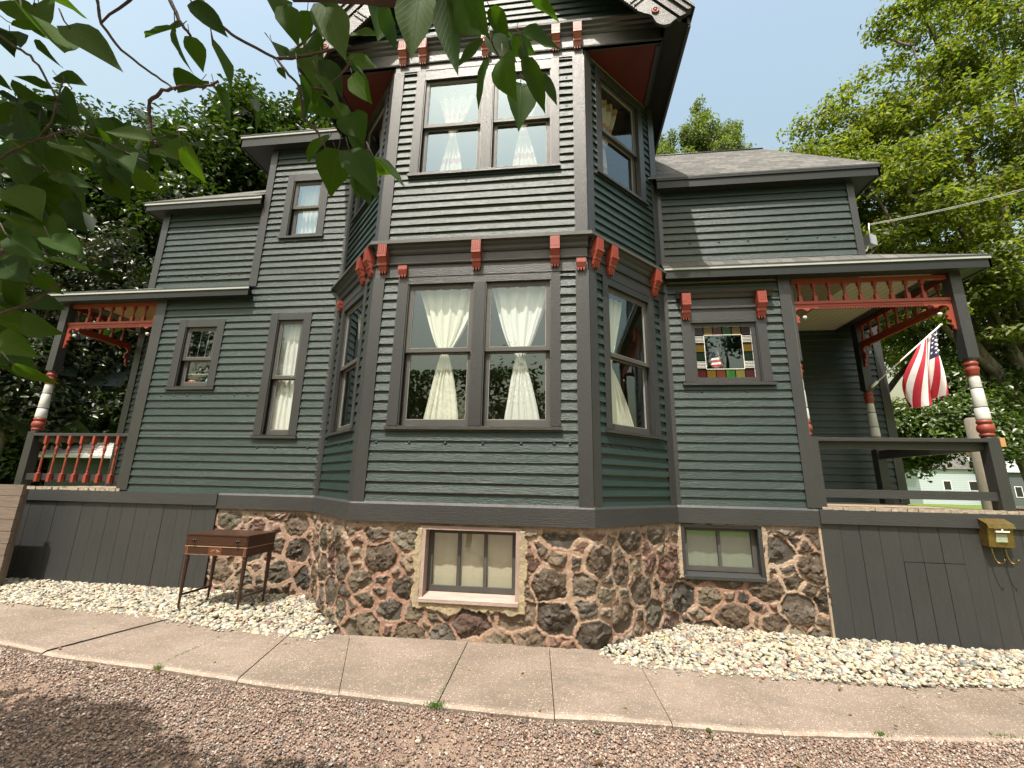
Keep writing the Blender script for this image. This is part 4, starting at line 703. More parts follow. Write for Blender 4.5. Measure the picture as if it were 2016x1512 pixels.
# small flag inside the stained glass window
sf_ = thing('small_flag', 'small striped flag on a stick inside the stained glass window', 'flag', (1.86, W + .12, 3.0)); s_ = MB(); s_.tube([(1.93, W + .12, 2.97), (1.84, W + .11, 3.26)], .004, 6); s_.build('stick', STRING, sf_)
s_ = MB(); q_ = [(1.855, 3.22), (1.885, 3.10)]
for i in range(7):
    t0, t1 = i / 7, (i + 1) / 7; z0, z1 = 3.225 - .20 * t0, 3.225 - .20 * t1; x0, x1 = 1.845 + .05 * t0, 1.845 + .05 * t1
    s_.face([(x0, W + .112, z0), (x1, W + .112, z1), (x1 - .10 - .02 * t1, W + .115, z1 - .01), (x0 - .05 - .07 * t0, W + .115, z0 - .01)], None, 2 if i < 3 else (i % 2))
s_.build('cloth', [FR_, FW_, FB_], sf_)
LEAVES = [[-0.82,-3.732,2.344,-0.735,-3.712,2.31,0.52],[-0.574,-3.825,2.11,-0.507,-3.812,2.06,0.35],[-0.646,-3.826,2.142,-0.568,-3.827,2.064,0.52],[-1.276,-3.427,2.544,-1.325,-3.467,2.539,0.52],[-1.312,-3.395,2.53,-1.464,-3.373,2.585,0.52],[-1.45,-3.319,2.722,-1.365,-3.304,2.697,0.52],[-1.402,-3.407,2.519,-1.449,-3.391,2.457,0.52],[-1.369,-3.419,2.457,-1.237,-3.439,2.369,0.52],[-1.539,-3.314,2.604,-1.405,-3.324,2.544,0.52],[-1.469,-3.292,2.664,-1.335,-3.322,2.546,0.52],[-1.201,-3.402,2.488,-1.151,-3.383,2.433,0.52],[-0.678,-3.633,2.142,-0.735,-3.655,2.139,0.52],[-1.216,-3.281,2.493,-1.105,-3.298,2.403,0.52],[-1.135,-3.274,2.491,-1.169,-3.222,2.438,0.52],[-0.643,-3.606,2.146,-0.631,-3.567,2.105,0.52],[-1.151,-3.231,2.576,-1.069,-3.24,2.486,0.52],[-0.917,-3.529,2.242,-0.817,-3.543,2.169,0.52],[-1.292,-3.399,2.363,-1.283,-3.338,2.361,0.52],[-0.958,-3.566,2.15,-0.883,-3.546,2.13,0.3],[-0.933,-3.452,2.247,-0.891,-3.419,2.214,0.52],[-1.308,-3.221,2.449,-1.229,-3.233,2.359,0.52],[-0.839,-3.512,2.561,-0.935,-3.502,2.563,0.75],[-0.716,-3.608,2.411,-0.726,-3.567,2.359,0.52],[-0.516,-3.746,2.249,-0.483,-3.714,2.222,0.52],[-0.514,-3.709,2.231,-0.495,-3.682,2.164,0.52],[-1.005,-3.349,2.764,-0.997,-3.301,2.699,0.52],[-1.054,-3.255,2.731,-1.149,-3.231,2.721,0.8],[-0.724,-3.5,2.396,-0.685,-3.473,2.328,0.4],[-0.859,-3.291,2.989,-0.797,-3.29,2.898,0.8],[-0.548,-3.555,2.514,-0.519,-3.543,2.443,0.52],[-0.656,-3.365,2.78,-0.697,-3.304,2.745,0.6],[-0.339,-3.713,2.267,-0.299,-3.708,2.169,0.4],[-0.521,-3.264,2.816,-0.596,-3.285,2.804,0.55],[-0.281,-3.65,2.342,-0.284,-3.611,2.296,0.55],[-0.366,-3.527,2.526,-0.359,-3.53,2.432,0.52],[-0.204,-3.699,2.28,-0.207,-3.705,2.173,0.45],[-0.133,-3.779,2.151,-0.128,-3.758,2.051,0.28],[-0.118,-3.78,2.163,-0.079,-3.777,2.091,0.6],[-0.149,-3.467,2.572,-0.118,-3.412,2.541,0.52],[-0.171,-3.182,2.894,-0.13,-3.148,2.884,0.52],[-0.13,-3.17,2.866,-0.083,-3.12,2.874,0.7],[-0.157,-3.499,2.45,-0.215,-3.472,2.412,0.4],[-0.125,-3.583,2.296,-0.146,-3.552,2.229,0.5],[-0.099,-3.582,2.298,-0.087,-3.592,2.213,0.52],[-0.081,-3.469,2.367,-0.076,-3.491,2.262,0.5],[-0.047,-3.709,2.135,-0.025,-3.669,2.087,0.4],[-0.044,-3.425,2.435,-0.012,-3.413,2.362,0.35],[-0.074,-3.283,2.851,-0.004,-3.215,2.86,0.4],[-0.556,-3.276,2.537,-0.513,-3.272,2.449,0.7],[-0.636,-3.24,2.502,-0.727,-3.193,2.481,0.6],[-0.429,-3.501,2.213,-0.45,-3.481,2.134,0.65],[-0.33,-3.619,2.099,-0.273,-3.629,2.014,0.4],[-0.301,-3.595,2.106,-0.253,-3.58,2.058,0.45],[-0.545,-3.281,2.464,-0.503,-3.254,2.407,0.4],[-0.574,-3.191,2.449,-0.587,-3.145,2.391,0.4],[-0.496,-3.437,2.531,-0.437,-3.417,2.476,0.6],[-0.462,-3.541,2.351,-0.422,-3.517,2.292,0.4],[-0.447,-3.609,2.272,-0.451,-3.556,2.233,0.5],[-0.609,-3.204,2.754,-0.546,-3.205,2.656,0.45],[-0.749,-3.24,2.831,-0.67,-3.276,2.728,0.7],[-0.794,-3.24,2.806,-0.797,-3.194,2.85,0.7],[-0.845,-3.256,2.848,-0.787,-3.269,2.769,0.6],[-0.827,-3.236,2.772,-0.82,-3.206,2.768,0.6],[-0.931,-3.551,1.982,-0.851,-3.539,1.953,0.45],[-1.181,-3.408,2.031,-1.176,-3.352,2.013,0.5],[-1.175,-3.406,1.922,-1.07,-3.414,1.891,0.4],[-1.321,-3.353,1.902,-1.194,-3.38,1.866,0.4],[-1.615,-3.142,1.949,-1.493,-3.162,1.884,0.4],[-1.657,-3.142,1.927,-1.563,-3.167,1.892,0.52],[-1.293,-3.356,2.042,-1.381,-3.293,1.985,0.52],[-1.57,-3.154,2.023,-1.539,-3.126,1.993,0.3],[-0.927,-3.559,1.777,-0.887,-3.517,1.754,0.3],[-1.246,-3.48,2.262,-1.154,-3.476,2.204,0.52],[-1.106,-3.539,2.149,-0.987,-3.55,2.082,0.52],[-1.457,-3.305,2.393,-1.385,-3.284,2.331,0.52],[-1.215,-3.482,2.143,-1.122,-3.474,2.1,0.52],[-1.223,-3.417,2.162,-1.125,-3.411,2.122,0.52],[-0.865,-3.602,1.989,-0.784,-3.601,1.947,0.4],[-0.863,-3.651,1.958,-0.812,-3.633,1.926,0.52],[-1.084,-3.526,1.993,-0.983,-3.536,1.941,0.52],[-1.403,-3.333,2.03,-1.308,-3.328,1.989,0.52],[-1.218,-3.382,1.988,-1.124,-3.375,1.963,0.4],[-1.218,-3.378,2.244,-1.109,-3.399,2.154,0.52],[-1.64,-3.282,2.53,-1.514,-3.29,2.477,0.52],[-1.25,-3.367,2.402,-1.242,-3.313,2.402,0.52],[-1.521,-3.42,2.768,-1.478,-3.397,2.705,0.52],[-1.484,-3.422,2.625,-1.48,-3.383,2.602,0.52],[-1.304,-3.534,2.704,-1.22,-3.527,2.632,0.52],[-1.163,-3.387,2.445,-1.137,-3.351,2.407,0.52],[-1.285,-3.235,2.523,-1.225,-3.22,2.452,0.52],[-1.156,-3.407,2.403,-1.16,-3.351,2.409,0.52],[-1.354,-3.396,2.164,-1.31,-3.367,2.118,0.52],[-1.312,-3.374,2.114,-1.204,-3.377,2.054,0.52],[-1.345,-3.346,1.982,-1.291,-3.326,1.924,0.52],[-1.49,-3.268,1.991,-1.487,-3.215,1.938,0.52],[-1.145,-3.462,2.197,-1.134,-3.411,2.174,0.52],[-1.185,-3.402,2.287,-1.091,-3.41,2.233,0.4],[-1.213,-3.454,2.188,-1.131,-3.444,2.139,0.52],[-1.427,-3.319,2.522,-1.562,-3.26,2.511,0.43],[-1.579,-3.271,2.517,-1.504,-3.282,2.405,0.55],[-1.435,-3.315,2.513,-1.359,-3.308,2.446,0.57],[-0.822,-3.652,2.127,-0.735,-3.661,2.083,0.39],[-1.589,-3.295,2.614,-1.486,-3.304,2.54,0.4],[-1.509,-3.299,2.676,-1.377,-3.33,2.585,0.47],[-1.592,-3.34,2.652,-1.578,-3.295,2.672,0.55],[-1.191,-3.499,2.281,-1.121,-3.502,2.196,0.59],[-1.361,-3.42,2.403,-1.244,-3.432,2.352,0.39],[-1.506,-3.297,2.669,-1.448,-3.28,2.674,0.47],[-1.038,-3.528,2.247,-1.031,-3.49,2.196,0.47],[-1.604,-3.308,2.66,-1.456,-3.338,2.593,0.51],[-1.488,-3.287,2.636,-1.434,-3.271,2.588,0.36],[-1.088,-3.531,2.312,-1.052,-3.527,2.219,0.54],[-1.358,-3.353,2.452,-1.318,-3.327,2.414,0.59],[-1.294,-3.384,2.384,-1.302,-3.33,2.378,0.43],[-1.109,-3.366,2.396,-1.128,-3.328,2.337,0.47],[-1.347,-3.298,2.481,-1.384,-3.242,2.409,0.58],[-1.248,-3.305,2.564,-1.195,-3.279,2.533,0.38],[-1.264,-3.222,2.477,-1.252,-3.202,2.412,0.45],[-1.109,-3.494,2.309,-1.039,-3.507,2.196,0.46],[-1.51,-3.287,2.543,-1.395,-3.299,2.528,0.37],[-0.898,-3.509,2.322,-0.882,-3.509,2.242,0.56],[-1.349,-3.264,2.611,-1.271,-3.269,2.536,0.52],[-1.505,-3.279,2.592,-1.507,-3.232,2.581,0.59],[-1.178,-3.351,2.399,-1.086,-3.334,2.341,0.38],[-1.097,-3.381,2.331,-1.054,-3.362,2.287,0.55],[-1.141,-3.464,2.243,-1.114,-3.423,2.208,0.52],[-1.366,-3.241,2.502,-1.279,-3.252,2.424,0.52],[-1.248,-3.341,2.496,-1.125,-3.354,2.393,0.55],[-1.173,-3.487,2.101,-1.162,-3.442,2.068,0.51],[-1.358,-3.35,2.271,-1.245,-3.361,2.199,0.6],[-1.272,-3.44,2.138,-1.247,-3.398,2.114,0.57],[-1.562,-3.236,2.323,-1.437,-3.251,2.281,0.41],[-1.129,-3.468,2.238,-1.188,-3.411,2.183,0.47],[-1.215,-3.463,2.166,-1.133,-3.473,2.181,0.53],[-1.007,-3.527,2.082,-0.928,-3.533,2.005,0.43],[-1.494,-3.235,2.411,-1.328,-3.274,2.338,0.51],[-1.32,-3.34,2.22,-1.26,-3.338,2.132,0.47],[-1.531,-3.221,2.305,-1.45,-3.233,2.213,0.4],[-1.586,-3.247,2.412,-1.482,-3.256,2.327,0.58],[-1.517,-3.281,2.288,-1.4,-3.302,2.218,0.48],[-1.515,-3.245,2.442,-1.505,-3.199,2.473,0.53],[-1.521,-3.209,2.284,-1.46,-3.201,2.211,0.57],[-1.174,-3.549,2.618,-1.086,-3.565,2.499,0.57],[-1.114,-3.599,2.494,-1.093,-3.555,2.528,0.38],[-1.184,-3.538,2.639,-1.218,-3.487,2.606,0.51],[-1.609,-3.355,2.86,-1.521,-3.365,2.765,0.42],[-1.563,-3.354,2.88,-1.46,-3.362,2.825,0.47],[-1.453,-3.373,2.753,-1.361,-3.368,2.682,0.45],[-0.504,-3.493,2.427,-0.543,-3.437,2.4,0.51],[-0.703,-3.203,2.7,-0.661,-3.157,2.706,0.35],[-0.577,-3.285,2.716,-0.499,-3.267,2.695,0.6],[-0.757,-3.223,2.671,-0.791,-3.15,2.661,0.45],[-0.659,-3.19,2.668,-0.6,-3.175,2.598,0.43],[-0.519,-3.512,2.455,-0.481,-3.516,2.352,0.37],[-0.639,-3.338,2.53,-0.579,-3.284,2.519,0.46],[-0.641,-3.342,2.61,-0.584,-3.322,2.573,0.45],[-0.479,-3.509,2.427,-0.441,-3.491,2.36,0.44],[-0.898,-3.424,2.342,-0.771,-3.456,2.314,0.46],[-0.992,-3.383,2.434,-0.967,-3.332,2.451,0.48],[-0.849,-3.477,2.281,-0.75,-3.486,2.239,0.59],[-1.135,-3.226,2.565,-1.078,-3.251,2.447,0.42],[-1.615,-3.143,1.952,-1.564,-3.14,1.869,0.54],[-1.252,-3.397,1.938,-1.227,-3.345,1.953,0.44],[-1.646,-3.189,2.133,-1.514,-3.222,2.061,0.52],[-1.202,-3.473,2.07,-1.12,-3.469,2.054,0.37],[-1.525,-3.217,1.956,-1.439,-3.214,1.941,0.56],[-1.473,-3.288,2.183,-1.348,-3.299,2.143,0.52],[-1.586,-3.197,2.017,-1.518,-3.183,1.945,0.48],[-1.618,-3.198,2.186,-1.674,-3.142,2.137,0.51],[-0.117,-3.299,2.715,-0.141,-3.24,2.699,0.45],[-0.09,-3.307,2.695,-0.093,-3.304,2.612,0.57],[-0.154,-3.449,2.526,-0.093,-3.437,2.461,0.42],[-0.07,-3.501,2.444,0.002,-3.453,2.465,0.57],[-0.611,-3.231,2.472,-0.56,-3.217,2.408,0.47],[-0.449,-3.375,2.271,-0.424,-3.359,2.194,0.44],[-0.463,-3.361,2.289,-0.467,-3.347,2.222,0.57],[-0.378,-3.497,2.198,-0.329,-3.452,2.197,0.5]]
TWIGS = [[[-0.389,-3.719,2.288],[-0.298,-3.706,2.284],[-0.224,-3.696,2.279],[-0.173,-3.69,2.282],[-0.107,-3.684,2.292]],[[-0.725,-3.583,2.542],[-0.68,-3.563,2.483],[-0.648,-3.553,2.457],[-0.565,-3.533,2.416],[-0.542,-3.523,2.384],[-0.52,-3.515,2.365],[-0.47,-3.508,2.358],[-0.441,-3.51,2.384],[-0.409,-3.515,2.425]],[[-1.126,-3.555,2.207],[-1.075,-3.555,2.233],[-1.04,-3.554,2.249],[-1.009,-3.561,2.294],[-0.996,-3.57,2.343],[-0.988,-3.577,2.373]],[[-0.922,-3.606,2.533],[-0.912,-3.591,2.476],[-0.872,-3.574,2.425],[-0.827,-3.56,2.391],[-0.782,-3.548,2.363],[-0.767,-3.543,2.35]],[[-0.813,-3.524,2.243],[-0.82,-3.535,2.288],[-0.817,-3.544,2.327],[-0.792,-3.546,2.35],[-0.757,-3.544,2.36],[-0.712,-3.538,2.357],[-0.681,-3.537,2.37]],[[-0.522,-3.516,2.365],[-0.513,-3.5,2.304],[-0.483,-3.489,2.273],[-0.471,-3.481,2.245]],[[-0.217,-3.52,2.549],[-0.177,-3.503,2.498],[-0.145,-3.491,2.465],[-0.122,-3.479,2.426],[-0.087,-3.467,2.392],[-0.067,-3.462,2.382]],[[-1.124,-3.614,2.459],[-1.089,-3.603,2.43],[-1.053,-3.594,2.411],[-1.024,-3.581,2.372],[-1.004,-3.569,2.333]],[[-0.781,-3.59,2.54],[-0.759,-3.574,2.487],[-0.736,-3.564,2.457]],[[-0.565,-3.533,2.416],[-0.51,-3.527,2.421],[-0.469,-3.525,2.433],[-0.419,-3.521,2.444]],[[-1.04,-3.554,2.249],[-0.974,-3.55,2.27],[-0.904,-3.536,2.246],[-0.823,-3.517,2.209]],[[-0.841,-3.597,2.539],[-0.912,-3.592,2.478]],[[-1.127,-3.512,2.025],[-1.056,-3.508,2.046],[-0.986,-3.509,2.087]],[[-1.128,-3.485,1.906],[-1.067,-3.482,1.927],[-0.997,-3.483,1.968]]]
# ================================================================ RUBBLE FOUNDATION
def gz(x): return np.interp(x, [-8, -4, -2, .2, 2.6, 5], [.25, .25, .22, .21, .13, .11])
def vnoise(x, y, sd, sc):
    r = np.random.default_rng(sd); g = r.random((64, 64)); x = x * sc; y = y * sc; xi = np.floor(x).astype(int); yi = np.floor(y).astype(int); fx = x - xi; fy = y - yi; fx = fx * fx * (3 - 2 * fx); fy = fy * fy * (3 - 2 * fy)
    G = lambda a, b: g[a % 64, b % 64]
    return (G(xi, yi) * (1 - fx) + G(xi + 1, yi) * fx) * (1 - fy) + (G(xi, yi + 1) * (1 - fx) + G(xi + 1, yi + 1) * fx) * fy
def fbm(x, y, sd, sc, o=4): return sum(vnoise(x + 3.1 * i, y + 1.7 * i, sd + i, sc * 2 ** i) * .5 ** (i + 1) for i in range(o))
def foundation():
    path = [(FW, -4.40, XL - W), (BL, 0, BW), (FF, XL, XR), (BR, 0, BW), (FW, XR + W, 2.69)]
    st = .0075; z0, z1 = .0, 1.225; nz = int((z1 - z0) / st); U = []; P = []; N = []; off = 0
    for fr, a, b in path:
        k = int((b - a) / st)
        for i in range(k):
            u = a + (b - a) * i / k; q = fr.p(u, 0, 0); P.append(q[:2]); N.append((fr.n.x, fr.n.y)); U.append(off + (u - a))
        off += b - a
    q = path[-1][0].p(path[-1][2], 0, 0); P.append(q[:2]); N.append((0, -1)); U.append(off)
    P = np.array(P); N = np.array(N, float); U = np.array(U)
    Ns = N.copy()
    for i in range(len(N)):
        a, b = max(0, i - 3), min(len(N), i + 4); Ns[i] = N[a:b].mean(0); Ns[i] /= np.linalg.norm(Ns[i])
    Z = np.linspace(z0, z1, nz + 1); UU, ZZ = np.meshgrid(U, Z, indexing='ij'); nu = len(U)
    rng = np.random.default_rng(21); seeds = []; wts = []; tries = 0
    corners = [1.304 + .0, 1.304 + BW, 1.304 + BW + 2.33, 1.304 + 2 * BW + 2.33]
    for rad, tr in ((.185, 420), (.135, 1500), (.10, 3000), (.068, 6000), (.045, 2500)):
        for _ in range(tr):
            u, z = rng.uniform(-.05, off + .05), rng.uniform(-.05, 1.27)
            if rad > .17 and z > .8 and rng.random() < .6: continue
            if all(((u - s_[0]) / 1.25) ** 2 + (z - s_[1]) ** 2 > ((rad + s_[2]) * .72) ** 2 for s_ in seeds): seeds.append((u, z, rad))
    Sd = np.array(seeds); M_ = len(Sd); ang = rng.uniform(-.75, .75, M_); asp = rng.uniform(.72, 1.0, M_)
    wu = UU + (fbm(UU, ZZ, 5, 7) - .47) * .030 + (fbm(UU, ZZ, 15, 30, 3) - .43) * .030; wz = ZZ + (fbm(UU, ZZ, 9, 7) - .47) * .030 + (fbm(UU, ZZ, 19, 30, 3) - .43) * .030
    f = wu.ravel().astype(np.float32); g = wz.ravel().astype(np.float32); n = f.size; d1 = np.empty(n, np.float32); d2 = np.empty(n, np.float32); id1 = np.empty(n, int)
    ca, sa = np.cos(ang), np.sin(ang)
    for s0 in range(0, n, 20000):
        e = min(n, s0 + 20000); du = f[s0:e, None] - Sd[None, :, 0]; dz = g[s0:e, None] - Sd[None, :, 1]
        x = du / 1.22; y = dz; d = x * x + y * y - (Sd[None, :, 2] * .78) ** 2
        o = np.argpartition(d, 1, axis=1)[:, :2]; dd = np.take_along_axis(d, o, 1); sw = dd[:, 0] > dd[:, 1]; i1 = np.where(sw, o[:, 1], o[:, 0]); i2 = np.where(sw, o[:, 0], o[:, 1]); sep = np.sqrt(((Sd[i1, 0] - Sd[i2, 0]) / 1.22) ** 2 + (Sd[i1, 1] - Sd[i2, 1]) ** 2) + 1e-4; d1[s0:e] = 0; d2[s0:e] = (dd.max(1) - dd.min(1)) / (2 * sep) * 2; id1[s0:e] = i1
    gap = .005 + .020 * np.clip(fbm(f, g, 31, 2.2, 3) * 1.6 - .35, 0, 1) + .007 * fbm(f, g, 37, 25, 2)
    edge_ = (d2 - d1) - gap * 2.0; inside = np.clip(edge_ / .008, 0, 1); shape = np.clip(edge_ / .022, 0, 1) ** .6
    # nothing but mortar near the basement windows
    r1 = rng.uniform(-1, 1, (M_, 2)); lv = rng.uniform(.010, .032, M_); lx = f - Sd[id1, 0]; lz = g - Sd[id1, 1]
    facet = np.zeros(n)
    for k in range(3):
        fa = rng.uniform(0, 6.28, M_); fo = rng.uniform(.0, .05, M_); fs = rng.uniform(.05, .4, M_); facet -= np.clip(np.cos(fa)[id1] * lx + np.sin(fa)[id1] * lz - fo[id1], 0, 1) * fs[id1]
    cs = .065; gi, gj = np.floor(f / cs).astype(int), np.floor(g / cs).astype(int); bd = np.full(n, 9.); bh = np.zeros(n); rj = np.random.default_rng(5); J = rj.random((4, 256, 256)) 
    for a_ in (-1, 0, 1):
        for b_ in (-1, 0, 1):
            ii, jj = (gi + a_) % 256, (gj + b_) % 256; cx, cz = (gi + a_ + J[0][ii, jj]) * cs, (gj + b_ + J[1][ii, jj]) * cs; dd_ = (f - cx) ** 2 + (g - cz) ** 2; m_ = dd_ < bd
            bh = np.where(m_, (J[2][ii, jj] - .5) * .55 * (f - cx) + (J[3][ii, jj] - .5) * .55 * (g - cz) + (J[2][ii, jj] - .5) * .006, bh); bd = np.where(m_, dd_, bd)
    facet += bh
    rough = (fbm(f, g, 41, 22, 4) - .47) * .016 + (fbm(f, g, 47, 60, 2) - .37) * .006
    h = inside * (lv[id1] * (.45 + .55 * shape) + r1[id1, 0] * lx * .09 + r1[id1, 1] * lz * .09 + facet + rough * 1.3) + (1 - inside) * ((fbm(f, g, 51, 9, 4) - .5) * .022 + .006)
    h = np.clip(h, -.012, .062)
    base = np.array([(.085, .070, .055), (.062, .055, .046), (.105, .095, .075), (.095, .060, .052), (.12, .085, .075), (.15, .125, .10), (.052, .05, .046), (.10, .098, .08)]) * np.array([1.28, 1.14, 1.02])
    pick = rng.choice(8, M_, p=[.24, .17, .15, .12, .08, .06, .1, .08]); sc_ = base[pick] * rng.uniform(.6, 1.35, (M_, 1)); mort = np.array([(.30, .175, .125)]); mort2 = np.array([(.40, .30, .215)])
    mm = np.clip(fbm(f, g, 61, 1.6, 3) * 2 - .5, 0, 1)[:, None]; mc = mort * (1 - mm) + mort2 * mm; mc = mc * (.75 + .5 * fbm(f, g, 66, 30, 3))[:, None]
    ins = np.clip(inside * 1.3 - .2, 0, 1)[:, None]; col = sc_[id1] * (.8 + .5 * fbm(f, g, 71, 18, 3))[:, None]
    lich = (fbm(f, g, 83, 38, 3) > .69)[:, None]; col = np.where(lich, np.array([[.22, .21, .19]]), col); col = col * ins + mc * (1 - ins)
    top = np.clip((g - 1.14) / .04, 0, 1)[:, None]; col = col * (1 - top * .7) + np.array([[.45, .34, .27]]) * top * .7
    h = h * (1 - .5 * top[:, 0])
    def win(x0, x1, za, zb, sh): 
        xx = f - sh; dx = np.maximum(np.maximum(x0 - xx, xx - x1), 0); dz = np.maximum(np.maximum(za - g, g - zb), 0); return dx, dz, xx
    dx, dz, xx = win(-1.37, -.40, .55, 1.2, (4.40 - 3.046) + BW - XL); k1 = (fbm(f, g, 91, 9, 3) - .45) * .09; pm = ((dx < .045 + k1 * .8) & (dz < .10 + k1 * 1.3) & (g < 1.17))
    dx2, dz2, _ = win(1.235, 2.105, .66, 1.2, (4.40 - 3.046) + 2 * BW + 2.33 - XR - W); pm2 = ((dx2 < .03 + k1 * .6) & (dz2 < .012 + k1 * .4))
    for pp, cc_ in ((pm, (.36, .29, .185)), (pm2, (.38, .29, .21))): h = np.where(pp, .026 + (fbm(f, g, 93, 14, 3) - .45) * .016, h); col = np.where(pp[:, None], np.array([cc_]) * (.75 + .5 * fbm(f, g, 95, 12, 3))[:, None], col)
    Hh = h.reshape(nu, nz + 1); X = P[:, 0][:, None] + Ns[:, 0][:, None] * Hh; Y = P[:, 1][:, None] + Ns[:, 1][:, None] * Hh
    V = np.stack([X, Y, ZZ], -1).reshape(-1, 3); idx = np.arange(nu * (nz + 1)).reshape(nu, nz + 1)
    Fc = np.stack([idx[:-1, :-1], idx[1:, :-1], idx[1:, 1:], idx[:-1, 1:]], -1)
    um = (UU[:-1, :-1] + UU[1:, 1:]) / 2; zm = (ZZ[:-1, :-1] + ZZ[1:, 1:]) / 2; s2 = 1.304 + BW; uF = um - s2 + XL; uR = um - (s2 + 2.33 + BW) + XR + W
    uF0 = um - (4.40 - 3.046) - BW + XL; uR0 = um - (4.40 - 3.046) - 2 * BW - 2.33 + XR + W
    hole = ((uF0 > -1.35) & (uF0 < -.42) & (zm > .55) & (zm < 1.18)) | ((uR0 > 1.25) & (uR0 < 2.09) & (zm > .67) & (zm < 1.2))
    Fc = Fc[~hole].reshape(-1, 4)
    o = npmesh('foundation', V, Fc, STONE, col, None, H, True); o['label'] = 'rubble stone foundation with pinkish mortar'
    return o
foundation()

# ================================================================ GROUND
OUT = [(-14, -.2), (-7.5, -.45), (-6, -.62), (-4.56, -.83), (-3.93, -.95), (-2.93, -.99), (-2.14, -1.06), (-1.6, -1.09), (-.82, -1.13), (-.08, -1.14), (.62, -1.07), (1.16, -1.03), (1.91, -.89), (2.83, -.70), (4.2, -.42), (7, .1)]
INN = [(-14, .75), (-7.5, .32), (-6.08, .17), (-4.97, .04), (-4.11, 0), (-3.25, -.15), (-2.5, -.21), (-2.12, -.20), (.28, -.07), (.41, -.21), (.58, -.24), (1.14, -.19), (1.92, -.11), (3.61, .15), (7, .75)]
ip = lambda L, x: np.interp(x, [p[0] for p in L], [p[1] for p in L])
def terrain(x, y): return float(gz(x)) - .05 if abs(x) < 9 and y < 6 else .10
# the ground out to the horizon
xs = sorted(set([-2500, -400, -100, -40, -20, -14, -10] + [-8 + .5 * i for i in range(27)] + [8, 12, 20, 40, 100, 400, 2500])); ys = [-2500, -400, -100, -40, -15, -8, -4, -1.2, .5, 1, 3, 6, 12, 25, 60, 200, 800, 2500]
V = [(x, y, (float(gz(x)) - .06)) for x in xs for y in ys]; nY = len(ys); F = [(i * nY + j, (i + 1) * nY + j, (i + 1) * nY + j + 1, i * nY + j + 1) for i in range(len(xs) - 1) for j in range(nY - 1)]
struct(npmesh('ground', V, F, LAWN))
def strip(name, xs, fa, fb, dz, mat, ny=2):
    V = []; 
    for x in xs:
        for j in range(ny + 1): V.append((x, fa(x) + (fb(x) - fa(x)) * j / ny, float(gz(x)) + dz))
    F = [(i * (ny + 1) + j, (i + 1) * (ny + 1) + j, (i + 1) * (ny + 1) + j + 1, i * (ny + 1) + j + 1) for i in range(len(xs) - 1) for j in range(ny)]
    return struct(npmesh(name, V, F, mat))
lin = list(np.linspace(-12, 7, 60))
strip('driveway', lin, lambda x: -9, lambda x: ip(OUT, x) + .04, -.035, DRIVE)
strip('gravel_bed', list(np.linspace(-9, 6.5, 50)), lambda x: ip(INN, x) - .05, lambda x: 1.6, -.030, SOIL)
strip('road', [8.0 + i * 10 for i in range(12)], lambda x: 17, lambda x: 24, -.02, ROADM)
# the sidewalk: one slab after the other with open joints
jn = [(-13, -12.9), (-8.2, -8.2), (-6.35, -6.3), (-5.13, -5.0), (-4.46, -4.3), (-4.03, -3.8), (-3.0, -3.01), (-2.28, -2.5), (-1.5, -1.95), (-.82, -.87), (-.075, -.15), (.635, .58), (1.29, 1.27), (1.91, 1.91), (2.66, 2.62), (3.45, 3.35), (4.3, 4.2), (5.6, 5.5)]
mb = MB(); mouter = -1
for i in range(len(jn) - 1):
    (a0, a1), (b0, b1) = jn[i], jn[i + 1]; g_ = .0028; dz = [0, .006, -.005, .003, .006, -.004, .004, 0, .005, 0, .003, 0, -.004, -.018, -.02, -.02, -.02][i]; K = 6; NY = 8
    def pt(s, t):
        xo = a0 + g_ + (b0 - a0 - 2 * g_) * s; xi = a1 + g_ + (b1 - a1 - 2 * g_) * s; yo, yi = ip(OUT, xo), ip(INN, xi) + .12; x = xo + (xi - xo) * t; y = yo + (yi - yo) * t; wob = .006 * mnoise.noise(Vector((x * 14, y * 14, 0))) if t == 0 else 0
        return (x, y + wob, float(gz(x)) + dz - (.012 if t == 0 else 0) )
    T = [0, .025, .05] + [.05 + .95 * j / 6 for j in range(1, 7)]
    for s in range(K * 3):
        for j in range(len(T) - 1):
            p = [pt(s / K / 3, T[j]), pt((s + 1) / K / 3, T[j]), pt((s + 1) / K / 3, T[j + 1]), pt(s / K / 3, T[j + 1])]; mb.face(p, [(q[0], q[1]) for q in p], 2 if j == 0 else 1 if j == 1 else 0)
        p0, p1 = pt(s / K / 3, 0), pt((s + 1) / K / 3, 0); mb.face([(p0[0], p0[1], p0[2] - .06), (p1[0], p1[1], p1[2] - .06), p1, p0], [(0, 0), (.1, 0), (.1, .06), (0, .06)])
    for s in (0, 1):
        a, b = pt(s, 0), pt(s, 1); mb.face([(a[0], a[1], a[2] - .06), (b[0], b[1], b[2] - .06), b, a], [(0, 0), (1, 0), (1, .06), (0, .06)])
sw = mb.build('sidewalk', [CONC, CONC1, CONC2]); struct(sw)
